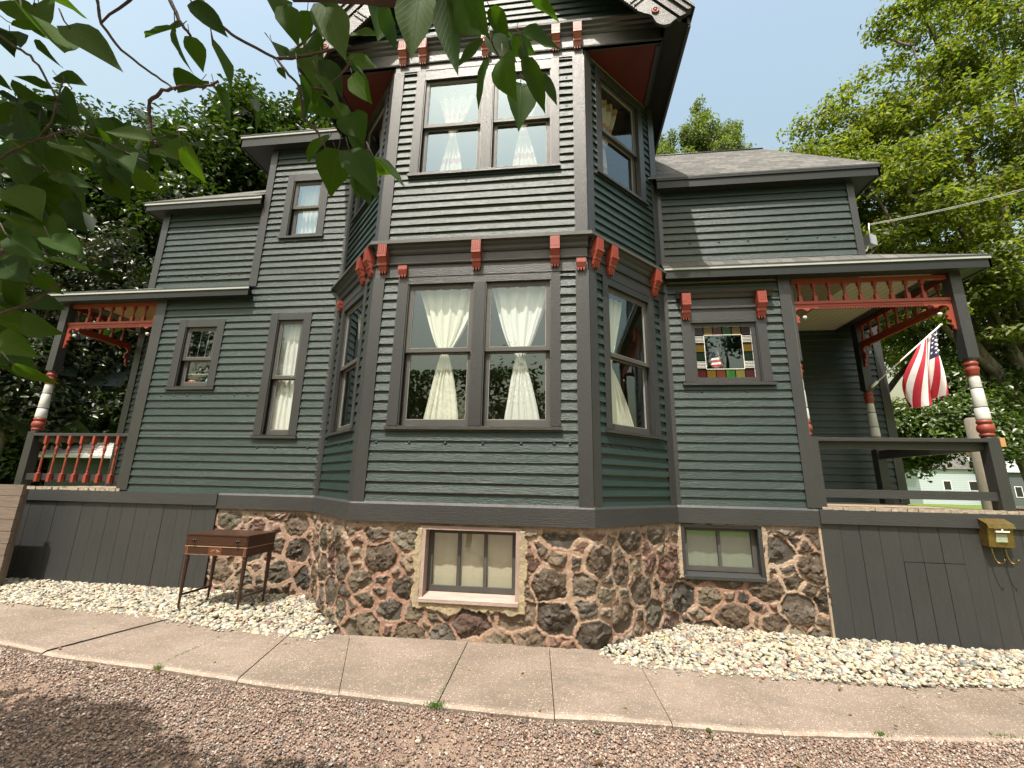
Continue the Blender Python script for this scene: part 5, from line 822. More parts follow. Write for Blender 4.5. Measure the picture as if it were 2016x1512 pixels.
# loose stones: bodies drawn from a small set of shapes
def ico(sub):
    bm = bmesh.new(); bmesh.ops.create_icosphere(bm, subdivisions=sub, radius=1); v = np.array([x.co[:] for x in bm.verts]); f = np.array([[y.index for y in x.verts] for x in bm.faces]); bm.free(); return v, f
def stones(name, pts, size, cols, mat, sub, flat_, angular, smooth, label, cat, tilt=.3):
    rng = np.random.default_rng(len(pts)); v0, f0 = ico(sub); n = len(pts); shapes = []
    for _ in range(14):
        v = v0.copy(); 
        if angular: v = v * rng.uniform(.62, 1.25, (len(v), 1))
        else: v = v * (1 + .16 * np.sin(v[:, [0]] * rng.uniform(1, 3) + rng.uniform(0, 6)) * np.cos(v[:, [1]] * 2 + rng.uniform(0, 6)))
        shapes.append(v)
    shapes = np.array(shapes); pk = rng.integers(0, 14, n); sx = size * np.exp(rng.normal(0, .27, n)); sy = sx * rng.uniform(.6, .95, n); szz = sx * rng.uniform(*flat_, n)
    L = shapes[pk] * np.stack([sx, sy, szz], -1)[:, None, :]; a = rng.uniform(0, 6.28, n); t = rng.normal(0, tilt, n); b = rng.uniform(0, 6.28, n)
    def rz(L, a): c, s = np.cos(a)[:, None], np.sin(a)[:, None]; return np.stack([L[..., 0] * c - L[..., 1] * s, L[..., 0] * s + L[..., 1] * c, L[..., 2]], -1)
    L = rz(L, a); c, s = np.cos(t)[:, None], np.sin(t)[:, None]; L = np.stack([L[..., 0], L[..., 1] * c - L[..., 2] * s, L[..., 1] * s + L[..., 2] * c], -1); L = rz(L, b)
    V = (L + pts[:, None, :]).reshape(-1, 3); F = (f0[None] + (np.arange(n) * len(v0))[:, None, None]).reshape(-1, 3)
    cc = cols[rng.integers(0, len(cols), n)] * rng.uniform(.68, 1.2, (n, 1)); col = np.repeat(cc, len(v0), 0)
    o = npmesh(name, V, F, mat, col, None, None, smooth); o['kind'] = 'stuff'; o['label'] = label; o['category'] = cat; return o
rng = np.random.default_rng(3)
def inbay(x, y):    # inside the house footprint
    yb = np.where(x < XL - W, W, np.where(x < XL, -(x - (XL - W)) + W, np.where(x < XR, 0, np.where(x < XR + W, x - XR, W)))); return y > yb - .01
n = 25000; x = rng.uniform(-8.6, 5.6, n); t = rng.random(n); y = ip(INN, x) - .035 + .05 * vnoise(x, x * 0, 9, 7.3) + t * 1.2; ok = ~inbay(x, y) & (y < W + .04) & ~((x > -2.15) & (x < .30)); x, y = x[ok], y[ok]
lay = rng.random(len(x)); z = gz(x) - .018 + .022 * lay + .02 * np.clip((y - ip(INN, x)) / .3, 0, 1)
pc = .68 * np.array([(.62, .57, .40), (.66, .62, .47), (.58, .54, .42), (.70, .67, .55), (.55, .50, .33), (.62, .58, .45), (.60, .48, .33), (.46, .44, .38), (.66, .64, .5), (.24, .25, .24), (.42, .30, .24), (.5, .5, .46), (.62, .56, .36), (.68, .64, .50), (.40, .22, .15), (.33, .33, .30)])
stones('pebbles', np.stack([x, y, z], -1), .0190, pc, PEB, 2, (.42, .75), False, True, 'pale river pebbles between the house and the sidewalk', 'pebbles')
n = 900; x = rng.uniform(-6, 5, n); y = ip(INN, x) - rng.exponential(.03, n); z = gz(x) + .006; ok = ~((x > -2.15) & (x < .28)); stones('stray_pebbles', np.stack([x, y, z], -1)[ok], .011, pc, PEB, 2, (.45, .75), False, True, 'pebbles strayed onto the sidewalk edge', 'pebbles')
n = 76000; x = rng.uniform(-5.6, 4.2, n); y = ip(OUT, x) - .01 - rng.random(n) ** 1.25 * 1.5; z = gz(x) - .033 + rng.random(n) * .012
k = np.array([vnoise(x, y, 77, 1.4)])[0]; ok = (rng.random(n) < .12 + 1.25 * k)
dc = 1.12 * np.array([(.26, .17, .13), (.20, .14, .11), (.31, .22, .17), (.15, .12, .10), (.24, .15, .12), (.33, .27, .22), (.13, .11, .10), (.28, .19, .15), (.40, .34, .28)])
stones('gravel', np.stack([x, y, z], -1)[ok], .0080, dc, PEB, 1, (.35, .7), True, False, 'brown and pink crushed stone of the driveway', 'gravel', .45)
# green tufts in the joints
def tufts():
    rng = np.random.default_rng(4); V = []; F = []; C = []
    sp = [((-.83, -1.12), (.05, .03), 260), ((-.84, -.95), (.008, .1), 90), ((-.86, -.55), (.006, .25), 60), ((-2.96, -.98), (.03, .02), 120), ((-3.0, -.75), (.006, .22), 160), ((-3.01, -.35), (.008, .1), 50), ((-1.02, -.82), (.06, .04), 90), ((-1.15, -.62), (.03, .05), 30), ((1.9, -.88), (.03, .02), 60), ((2.7, -.72), (.12, .015), 60), ((2.9, .1), (.1, .02), 50), ((3.3, .14), (.1, .02), 60), ((1.3, -.18), (.08, .01), 30)]
    for (cx, cy), (sx, sy), n in sp:
        for _ in range(n):
            x, y = rng.normal(cx, sx * .6), rng.normal(cy, sy * .6); z = float(gz(x)) - .004; h = rng.uniform(.006, .022); a = rng.uniform(0, 6.28); d = (math.cos(a) * .003, math.sin(a) * .003); l = rng.normal(0, .008, 2); b = len(V)
            V += [(x - d[0], y - d[1], z), (x + d[0], y + d[1], z), (x + l[0], y + l[1], z + h)]; F.append((b, b + 1, b + 2)); c = np.array((.08, .17, .02)) * rng.uniform(.6, 1.4); C += [c] * 3
    o = npmesh('weeds', V, F, LEAFB, np.array(C)); o['kind'] = 'stuff'; o['label'] = 'small green weeds growing in the sidewalk joints'; o['category'] = 'weeds'
tufts()

# ================================================================ THINGS NEAR THE HOUSE
T = thing('side_table', 'small dark mahogany work table with two knobs standing on the pebbles', 'table', (-3.65, .41, .235))
tx0, tx1, ty0, ty1, z0 = -4.02, -3.30, .20, .63, .235; TF = Fr((0, ty0, 0), (1, 0, 0), (0, -1, 0))
m = MB(); m.box(TF, tx0 - .008, tx1 + .008, .992, 1.004, -(ty1 - ty0) - .008, .010); m.build('table_top', MAHOG, T)
m = MB(); m.box(TF, tx0, tx1, .885, .992, -(ty1 - ty0), 0); m.box(TF, tx0 + .012, tx1 - .012, .895, .985, 0, .004); dr = m.build('drawer_case', MAHOG, T)
m = MB(); m.box(TF, tx0, tx1, .795, .878, -(ty1 - ty0), -.002); m.build('lower_apron', MAHOG, T)
m = MB(); m.box(TF, tx0, tx1, .878, .885, -(ty1 - ty0), .003); m.box(TF, tx0 + .002, tx1 - .002, .797, .800, -.002, .0005); m.box(TF, tx0 + .03, tx0 + .033, .80, .875, -.002, .0005); m.box(TF, tx1 - .033, tx1 - .03, .80, .875, -.002, .0005); m.build('stringing', STRING, T)
m = MB(); m.box(TF, -3.74, -3.585, .80, .874, -.002, .001); m.box(TF, tx0 + .004, tx0 + .028, .80, .874, -.002, .001); m.box(TF, tx1 - .028, tx1 - .004, .80, .874, -.002, .001); m.build('inlay_panel', INLAY, T)
m = MB()
for s_ in (-1, 1):
    m.tube([TF.p(-3.662 + s_ * (.006 + .05 * math.sin(math.pi * t / 10) * (1 if t < 8 else .6)), .838 + .014 * math.cos(math.pi * t / 5) * (1 - t / 14), .002) for t in range(11)], .0015, 5)
    m.tube([TF.p(-3.662 + s_ * .028 + .016 * math.cos(a), .836 + .009 * math.sin(a), .002) for a in [x * .6 for x in range(12)]], .0012, 5)
m.build('inlay_scroll', STRING, T)
for kx in (-3.91, -3.41): m = MB(); A = Matrix(((1, 0, 0), (0, 0, 1), (0, -1, 0))).transposed(); A = Matrix((Vector((1, 0, 0)), Vector((0, 0, 1)), Vector((0, -1, 0)))).transposed(); m.lathe(TF.p(kx, .94, .004), [(.013, 0), (.006, .006), (.006, .014), (.014, .02), (.015, .026), (.009, .032), (0, .034)], 14, 0, A); m.build('knob', IRON, T)
for lx in (tx0 + .025, tx1 - .025):
    for ly in (ty0 + .025, ty1 - .025): m = MB(); m.lathe((lx, ly, .225), [(.010, 0), (.013, .14), (.0155, .17), (.0155, .19), (.022, .50), (.026, .52), (.026, .53), (.018, .54), (.024, .55), (.026, .575)], 12); m.build('leg', MAHOG, T)
    m = MB(); m.box(Fr((lx, 0, 0), (0, 1, 0), (1, 0, 0)), ty0 + .035, ty1 - .035, .385, .405, -.008, .008); m.build('stretcher', MAHOG, T)
# the mailbox
B = thing('mailbox', 'tarnished brass wall mailbox with slanted lid and two newspaper hooks on the dark grey skirt', 'mailbox', (4.29, W - .03, 1.2))
MF = Fr((0, W - .03, 0), (1, 0, 0), (0, -1, 0)); u0, u1 = 4.16, 4.385
m = MB(); m.prism(MF, [(0, 1.09), (.085, 1.08), (.105, 1.285), (0, 1.345)], u0, u1); m.build('box', BRASS, B)
m = MB(); m.prism(MF, [(0, 1.352), (.0, 1.362), (.118, 1.302), (.128, 1.262), (.122, 1.258), (.112, 1.294)], u0 - .008, u1 + .008); m.build('lid', BRASS, B)
m = MB(); m.prism(MF, [(.108, 1.235), (.122, 1.237), (.124, 1.225), (.106, 1.222)], u0 + .055, u1 - .05); m.lathe(MF.p(4.275, 1.245, .118), [(0, -.012), (.009, -.006), (.009, .006), (0, .012)], 10); m.build('latch_plate', PVC, B)
m = MB(); m.plate(MF, [(u0 + .06, 1.13), (u1 - .065, 1.13), (u1 - .06, 1.205), (u0 + .07, 1.205)], .092, .1005); m.build('sticker', flat('faded sticker', (.28, .33, .22), .5, 0, .6, 60), B)
for hx in (4.195, 4.315):
    m = MB(); pts = [MF.p(hx, 1.10, .06), MF.p(hx + .006, 1.02, .055), MF.p(hx + .010, .965, .06), MF.p(hx + .018, .935, .08), MF.p(hx + .028, .93, .10), MF.p(hx + .038, .945, .12), MF.p(hx + .042, .975, .128)]; m.tube(pts, .0065, 7); m.build('newspaper_hook', BRASS, B)
# plank fence at the left edge
P_ = thing('plank_fence', 'weathered brown horizontal plank fence panel at the left end of the house', 'fence', (-7.9, .56, .25)); PF = Fr((0, .54, 0), (1, 0, 0), (0, -1, 0)); z = .20
while z < 1.44: h = min(.14, 1.455 - z); m = MB(); m.box(PF, -9.6, -6.72 + random.uniform(-.004, .004), z + .003, z + h - .002, -.04, random.uniform(-.003, .003)); m.build('plank', PLANK, P_); z += .14
for x in (-6.78, -8.9): m = MB(); m.box(PF, x - .04, x + .04, .1, 1.40, -.09, -.041, 0, True); m.build('fence_post', PLANK, P_)
# service box, conduit and overhead wires at the upper right corner
E_ = thing('service_box', 'grey metal service entrance box with white conduit at the upper right corner of the house', 'utility box', (3.72, W + .35, 4.6)); m = MB(); bx = Fr((3.98, W + .42, 0), (1, .5, 0), (.5, -1, 0)); m.box(bx, -.06, .08, 4.72, 4.86, -.05, .05); m.build('box', ALU, E_)
m = MB(); m.tube([(3.63, W + .25, 4.82), (3.70, W + .22, 4.80), (3.72, W + .2, 4.70), (3.68, W + .2, 4.60)], .012, 7); m.tube([(3.66, W + .4, 4.60), (3.80, W + .4, 4.58), (3.92, W + .4, 4.64), (3.96, W + .4, 4.74)], .010, 7); m.tube([(3.62, W + .4, 4.47), (3.80, W + .4, 4.45), (3.95, W + .4, 4.55), (4.0, W + .4, 4.73)], .012, 7); m.tube([(4.0, W + .42, 4.85), (4.02, W + .42, 5.05)], .006, 6); m.build('conduit', PVC, E_)
m = MB()
for d in (0, .05):
    a, b = Vector((4.02, W + .42, 5.02 + d * .3)), Vector((14.5, 7.4, 10.4 + d)); m.tube([tuple(a + (b - a) * t / 14 + Vector((0, 0, -.7 * (t / 14) * (1 - t / 14)))) for t in range(15)], .0045, 5)
tag(m.build('overhead_wire', flat('pale cable', (.4, .4, .38), .5)), 'pair of overhead service wires running from the house corner up to the right', 'wire')
m = MB(); m.tube([tuple(Vector((9.4, 7.2, 4.6)).lerp(Vector((16, 9, 6.2)), t / 8)) for t in range(9)], .01, 5)
# flag on the porch
G_ = thing('american_flag', 'stars and stripes flag hanging from a white pole on the rear porch post', 'flag', (4.56, 2.62, 3.1))
p0, p1 = Vector((4.56, 2.60, 3.13)), Vector((5.47, 2.42, 3.98)); m = MB(); m.tube([p0, p1], .011, 8); m.lathe(p1, [(0, -.02), (.02, -.008), (.02, .008), (0, .02)], 10); m.build('flag_pole', PVC, G_); m = MB(); m.tube([(4.52, 2.61, 3.09), tuple(p0 + (p1 - p0) * .05)], .02, 8); m.build('pole_bracket', PVC, G_)
NS, NTT = 39, 48; V = []; UV = []
hd = (p1 - p0)
for j in range(NTT + 1):
    t = j / NTT
    for i in range(NS + 1):
        s = i / NS; sq_ = .42 * s if s < .54 else .2268 + (s - .54) * 1.681; hp = p0 + hd * (.985 - .34 * sq_)                      # hoist runs down the pole from its tip
        e = Vector((5.34 - .66 * (.35 * s + .65 * sq_) * .56 - .03 * math.sin(3.1 * s), 2.44 + .05 * s, 2.87 - .06 * s + .05 * math.sin(s * 6)))
        q = hp.lerp(e, t); q.x += -.10 * math.sin(math.pi * t) * s + .035 * math.sin(10 * s + 3 * t) * t; q.y += (.13 if s < .5 else .085) * math.sin(13 * s + 2.2 * t) * (.25 + t) + .04 * math.sin(5 * t + 4 * s); q.z += -.10 * math.sin(math.pi * t) * (1 - s) * .2
        V.append(tuple(q)); UV.append((t, 1 - s))
me = bpy.data.meshes.new('flag_cloth'); F = [(j * (NS + 1) + i, j * (NS + 1) + i + 1, (j + 1) * (NS + 1) + i + 1, (j + 1) * (NS + 1) + i) for j in range(NTT) for i in range(NS)]
fo = npmesh('flag_cloth', V, F, [FR_, FW_, FB_], None, UV, G_, True); mi = []
for j in range(NTT):
    for i in range(NS): st_ = int(i / 3); mi.append(2 if (st_ < 7 and j < NTT * .4) else (0 if st_ % 2 == 0 else 1))
fo.data.polygons.foreach_set('material_index', mi); VV = np.array(V).reshape(NTT + 1, NS + 1, 3); m = MB()
for r_ in range(9):
    for c_ in range(6 if r_ % 2 == 0 else 5):
        jj = NTT * .4 * ((c_ + (.5 if r_ % 2 == 0 else 1)) / 6); ii = 21 * (r_ + .8) / 9.6; a = Vector(VV[int(jj), int(ii)]); dj = (Vector(VV[int(jj) + 1, int(ii)]) - a); di = (Vector(VV[int(jj), int(ii) + 1]) - a); n_ = di.cross(dj).normalized(); du, dv = dj.normalized(), di.normalized()
        for sgn in (.004, -.004): m.face([a + n_ * sgn + (du * math.cos(k * math.pi / 5) + dv * math.sin(k * math.pi / 5)) * (.022 if k % 2 == 0 else .009) for k in range(10)])
m.build('star', FW_, G_)
# ================================================================ TREES
def leaves(name, P, Nn, size, col, mat, parent, rng, asp=.55, fold=.18):
    n = len(P); T_ = rng.normal(0, 1, (n, 3)); T_ -= (T_ * Nn).sum(1)[:, None] * Nn; T_ /= np.linalg.norm(T_, axis=1)[:, None] + 1e-9; T_[:, 2] -= .35; T_ /= np.linalg.norm(T_, axis=1)[:, None]; B = np.cross(Nn, T_); B /= np.linalg.norm(B, axis=1)[:, None] + 1e-9
    s = size * rng.uniform(.6, 1.3, (n, 1)); up = Nn * s * fold
    V = np.stack([P - T_ * s * .5, P + B * s * asp * .5 + up - T_ * s * .08, P + T_ * s * .5, P - B * s * asp * .5 + up - T_ * s * .08], 1).reshape(-1, 3)
    b = np.arange(n)[:, None] * 4; F = np.concatenate([b + np.array([[0, 1, 2]]), b + np.array([[0, 2, 3]])], 0); C = np.repeat(col, 4, 0); return npmesh(name, V, F, mat, C, None, parent)
def tree(name, label, cat, base, clumps, limbs, nleaf, size, cols, seed, mat=LEAF, flat_=1.0, shell=2.4, hollow=0, group=None, bark=BARK, up=.6, hang=0.0, core=0):
    rng = np.random.default_rng(seed); t = thing(name, label, cat, base, group); tk = MB()
    for pts, r0, r1 in limbs:
        k = 6; pp = []; rr = []
        for i in range(len(pts) - 1):
            a, b = Vector(pts[i]), Vector(pts[i + 1])
            for j in range(k): s = j / k; pp.append(a.lerp(b, s) + Vector(rng.normal(0, r0 * .12, 3))); 
        pp.append(Vector(pts[-1])); n_ = len(pp); rr = [r0 + (r1 - r0) * i / (n_ - 1) for i in range(n_)]; tk.tube(pp, rr, 9)
    tk.build('trunk', bark, t)
    C = np.array([c[:3] for c in clumps], float); Rr = np.array([c[3] for c in clumps], float); wt = Rr ** 2; wt /= wt.sum(); pk = rng.choice(len(clumps), nleaf, p=wt)
    sub = rng.normal(0, 1, (len(clumps), 9, 3)); sub /= np.linalg.norm(sub, axis=2)[:, :, None]; sk = rng.integers(0, 9, nleaf)
    d = rng.normal(0, 1, (nleaf, 3)); d /= np.linalg.norm(d, axis=1)[:, None]; rad = rng.random(nleaf) ** (1 / shell)
    subc = sub[pk, sk] * .62; loc = subc + d * (rad * .52)[:, None]; loc[:, 2] *= flat_; P = C[pk] + loc * Rr[pk][:, None] * np.array([1, 1, 1]); P[:, 2] -= hang * (rng.random(nleaf) ** 2) * Rr[pk] * .4
    Nn = loc * .7 + d * .4 + rng.normal(0, .55, (nleaf, 3)); Nn[:, 2] += up; Nn /= np.linalg.norm(Nn, axis=1)[:, None]
    cc = np.array(cols)[rng.integers(0, len(cols), nleaf)] * rng.uniform(.7, 1.3, (nleaf, 1)); tone = rng.uniform(.75, 1.25, (len(clumps), 9))[pk, sk]; cc = cc * tone[:, None]
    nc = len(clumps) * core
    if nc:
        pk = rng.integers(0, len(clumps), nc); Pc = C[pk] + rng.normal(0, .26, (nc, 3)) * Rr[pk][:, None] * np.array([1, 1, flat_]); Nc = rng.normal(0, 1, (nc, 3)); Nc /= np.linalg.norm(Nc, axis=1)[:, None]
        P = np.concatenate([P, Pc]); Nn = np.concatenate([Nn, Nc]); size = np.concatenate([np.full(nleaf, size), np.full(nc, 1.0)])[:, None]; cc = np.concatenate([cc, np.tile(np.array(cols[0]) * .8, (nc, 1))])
    leaves('foliage', P, Nn, size, cc, mat, t, rng); return t
rg = np.random.default_rng(8)
def blob(c, r, n, rr, sq=(1, 1, 1), lower=True):     # clump centres spread over an ellipsoid
    o = []
    for _ in range(n):
        d = rg.normal(0, 1, 3); d /= np.linalg.norm(d)
        if not lower and d[2] < -.2: d[2] *= -1
        k = rg.uniform(.55, 1.0); o.append((c[0] + d[0] * r[0] * k, c[1] + d[1] * r[1] * k, c[2] + d[2] * r[2] * k, rr * rg.uniform(.7, 1.3)))
    return o
DK = [(.024, .046, .010), (.032, .058, .012), (.022, .042, .012), (.042, .068, .014)]
MD = [(.045, .08, .013), (.056, .092, .014), (.04, .07, .012), (.07, .10, .018)]
LT = [(.12, .155, .03), (.10, .135, .028), (.145, .175, .033), (.085, .12, .028), (.165, .17, .04)]
BI = [(.10, .135, .035), (.12, .15, .045), (.085, .12, .035)]
tree('maple_tree', 'huge dark green maple rising behind the left end of the house', 'tree', (-14.5, 13, .1),
     blob((-14.2, 12.5, 13.5), (6.2, 5, 5.8), 85, 1.9, lower=True) + blob((-19.5, 11, 11.5), (4.8, 4, 5.5), 44, 1.8) + blob((-10.2, 14, 13.2), (2.6, 3, 3.6), 16, 1.5) + blob((-14, 14, 6), (7, 3, 4.5), 34, 1.9),
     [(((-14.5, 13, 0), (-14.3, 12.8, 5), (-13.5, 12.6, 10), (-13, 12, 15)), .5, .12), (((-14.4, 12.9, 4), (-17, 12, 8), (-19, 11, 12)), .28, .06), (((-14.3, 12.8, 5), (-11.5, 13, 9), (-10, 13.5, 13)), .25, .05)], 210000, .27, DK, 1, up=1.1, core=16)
tree('spruce_thicket_tree', 'leafy tree with shade-darkened leaf colour filling the gap behind the left porch', 'tree', (-16, 9.8, .1), blob((-15.8, 9.9, 5.8), (4.8, 1.8, 5.4), 50, 1.5) + blob((-21, 9, 6), (4, 2, 6), 34, 1.6), [(((-16, 9.8, 0), (-15.9, 9.8, 3), (-15.2, 9.9, 8)), .2, .05), (((-15.9, 9.8, 2), (-19, 9.4, 5), (-21, 9, 9)), .14, .03)], 80000, .24, [tuple(v * .62 for v in c) for c in DK], 2, core=22)  # leaf colours scaled down to hold the shade of neighbouring trees
tree('understory_tree', 'small tree with shade-darkened leaf colour at the far left edge behind the plank fence', 'tree', (-13, 4.2, .1), blob((-12.9, 4.4, 5.2), (2.0, 1.2, 3.0), 26, .9), [(((-13, 4.2, 0), (-13, 4.3, 2.5), (-12.9, 4.4, 6)), .09, .03)], 20000, .13, [(.02, .036, .010), (.03, .026, .014), (.018, .032, .009)], 3, core=8)  # shade from the big maple is mixed into these leaf colours
mc = []
lb = []
TB = Vector((17.6, 13.2, 0))
for i, (ex, ey, ez, r) in enumerate([(12.2, 12.6, 14.5, .17), (13.6, 13.5, 18, .2), (15.4, 12.8, 21, .22), (17.5, 14, 24, .24), (19.5, 13, 25, .24), (21.8, 13.5, 21, .2), (14.6, 12, 11.5, .14), (20.5, 12, 16, .17), (11.4, 13, 11.5, .12)]):
    fk = TB + Vector(((ex - TB.x) * .12, 0, 2.2)); md = TB + Vector(((ex - TB.x) * .42, (ey - TB.y) * .5, ez * .42)); lb.append(([tuple(fk), tuple(md), (ex, ey, ez)], r * 1.35, .03))
    for s in (.6, .76, .89, .99): 
        q = fk.lerp(Vector((ex, ey, ez)), s); mc += blob((q.x, q.y, q.z), (2.4, 2.2, 1.6), 6, 1.25)
        e2 = q + Vector((rg.uniform(-2.6, 2.6), rg.uniform(-2, 2), rg.uniform(.2, 2))); lb.append(([tuple(q), tuple((q + e2) / 2 + Vector((0, 0, .2))), tuple(e2)], .06, .015))
lb.append(([tuple(TB), tuple(TB + Vector((-.1, 0, 2.4)))], .62, .5))
for pts_, ra, rb in (([(17.3, 12.9, 2.2), (16.2, 12.5, 4.0), (14.7, 12.4, 6.8), (13.3, 12.3, 10.2)], .30, .10), ([(17.4, 12.9, 2.2), (16.5, 12.5, 4.2), (15.7, 12.5, 7.6), (15.2, 12.5, 12.4)], .30, .11), ([(17.5, 12.9, 2.2), (16.9, 12.5, 5.0), (16.7, 12.5, 9), (17.1, 12.6, 14)], .28, .11), ([(17.6, 12.9, 2.2), (17.8, 12.5, 5.2), (18.2, 12.5, 9), (18.7, 12.6, 14)], .28, .1), ([(15.6, 12.5, 5.4), (14.2, 12.2, 6.6), (12.6, 12.2, 9.4)], .15, .05)): lb.append((pts_, ra, rb))
tree('maple_tree', 'tall light green maple with many bare leaning limbs right of the porch', 'tree', tuple(TB), mc, lb, 72000, .21, LT, 5, LEAFB, .34, 2.0, up=1.0, hang=.6)
tree('maple_tree', 'yellow green maple crown standing behind the right wing roof', 'tree', (13.2, 16, .1), blob((12.3, 15.8, 15.5), (2.2, 2.6, 3.6), 30, 1.25) + blob((15.2, 16, 16.5), (3, 2.6, 4.2), 34, 1.4) + blob((13.6, 16, 10.5), (3, 2.5, 2.6), 22, 1.3) + blob((17, 16.5, 9), (3.4, 2.5, 3), 20, 1.4), [(((13.2, 16, 0), (13.4, 16, 6), (13, 15.8, 12), (12.4, 15.8, 17)), .28, .05), (((13.4, 16, 6), (15.2, 16, 12), (15.5, 16, 19)), .2, .04), (((13.3, 16, 8), (11.5, 15.6, 12.5), (11, 15.6, 16)), .12, .03), (((13.3, 16, 5), (16, 16, 8), (18, 16.5, 10)), .14, .03)], 42000, .22, LT, 6, LEAFB, .45, 2.2, up=1.0, hang=.5)
tree('birch_tree', 'pale feathery birch crown showing above the shingled right wing', 'tree', (9.2, 21, .1), blob((8.9, 21, 21.6), (3.4, 2, 3.3), 44, 1.0) + [(8.8, 21, 25, 1.0), (9.3, 21, 26.4, .7), (6.6, 21, 24, .7), (11.3, 21, 24.3, .7), (10.6, 21, 22, 1.1)] + blob((10.3, 21, 20), (2, 2, 3.4), 18, .95), [(((9.2, 21, 0), (9.2, 21, 12), (9.4, 21, 26.5)), .2, .02), (((9.2, 21, 14), (7, 21, 21), (6.6, 21, 24)), .08, .015), (((9.2, 21, 14), (11, 21, 20), (11.3, 21, 24)), .08, .015)], 70000, .17, BI, 7, LEAFB, 1.25, 2.0, up=.3)
tree('linden_tree', 'mid green leafy tree across the street seen under the flag', 'tree', (13.6, 14.5, .1), blob((12.6, 11.6, 3.5), (2.4, 1.2, 1.1), 28, .75) + blob((15, 12.5, 5), (2.4, 1.2, 1.4), 18, .8), [(((16.0, 12.5, 0), (15.2, 12.4, 3), (14, 12, 5)), .2, .06)], 26000, .17, MD, 8, up=.9, hang=.5)
tree('street_tree', 'dense dark green tree behind the right porch post', 'tree', (19.6, 15.5, .1), blob((19.2, 15.2, 5.8), (3, 1.6, 2.4), 34, 1.1) + blob((22.5, 15.5, 7), (2.6, 1.6, 3.5), 22, 1.2), [(((19.8, 15, 0), (18.6, 15, 2.6), (17.6, 15, 5.5)), .42, .12)], 22000, .2, MD + DK, 9, up=.8)
m_ = 0
for i, (x, y, h, r) in enumerate([(-9.5, -19, 7.6, 3.2), (-3.2, -21, 7.2, 3.0), (3.6, -19.5, 6.4, 2.8), (10.5, -22, 14.0, 5.0), (-24, -21, 14, 5.5), (16, -21, 8.5, 3.6)]):
    tree('yard_tree', ['rounded dark yard tree, first on the left across the driveway', 'rounded dark yard tree, second from the left across the driveway', 'low dark yard tree, third from the left across the driveway', 'broad dark yard tree, fourth from the left across the driveway', 'tall dark tree at the far left across the driveway', 'tall dark tree at the far right across the driveway'][i], 'tree', (x, y, .1), blob((x, y, h * .58), (r, r * .8, h * .36), 24, 1.15), [(((x, y, 0), (x + .2, y, h * .4), (x, y, h * .75)), .2, .06)], 9000, .26, DK, 20 + i, group='trees across the driveway')
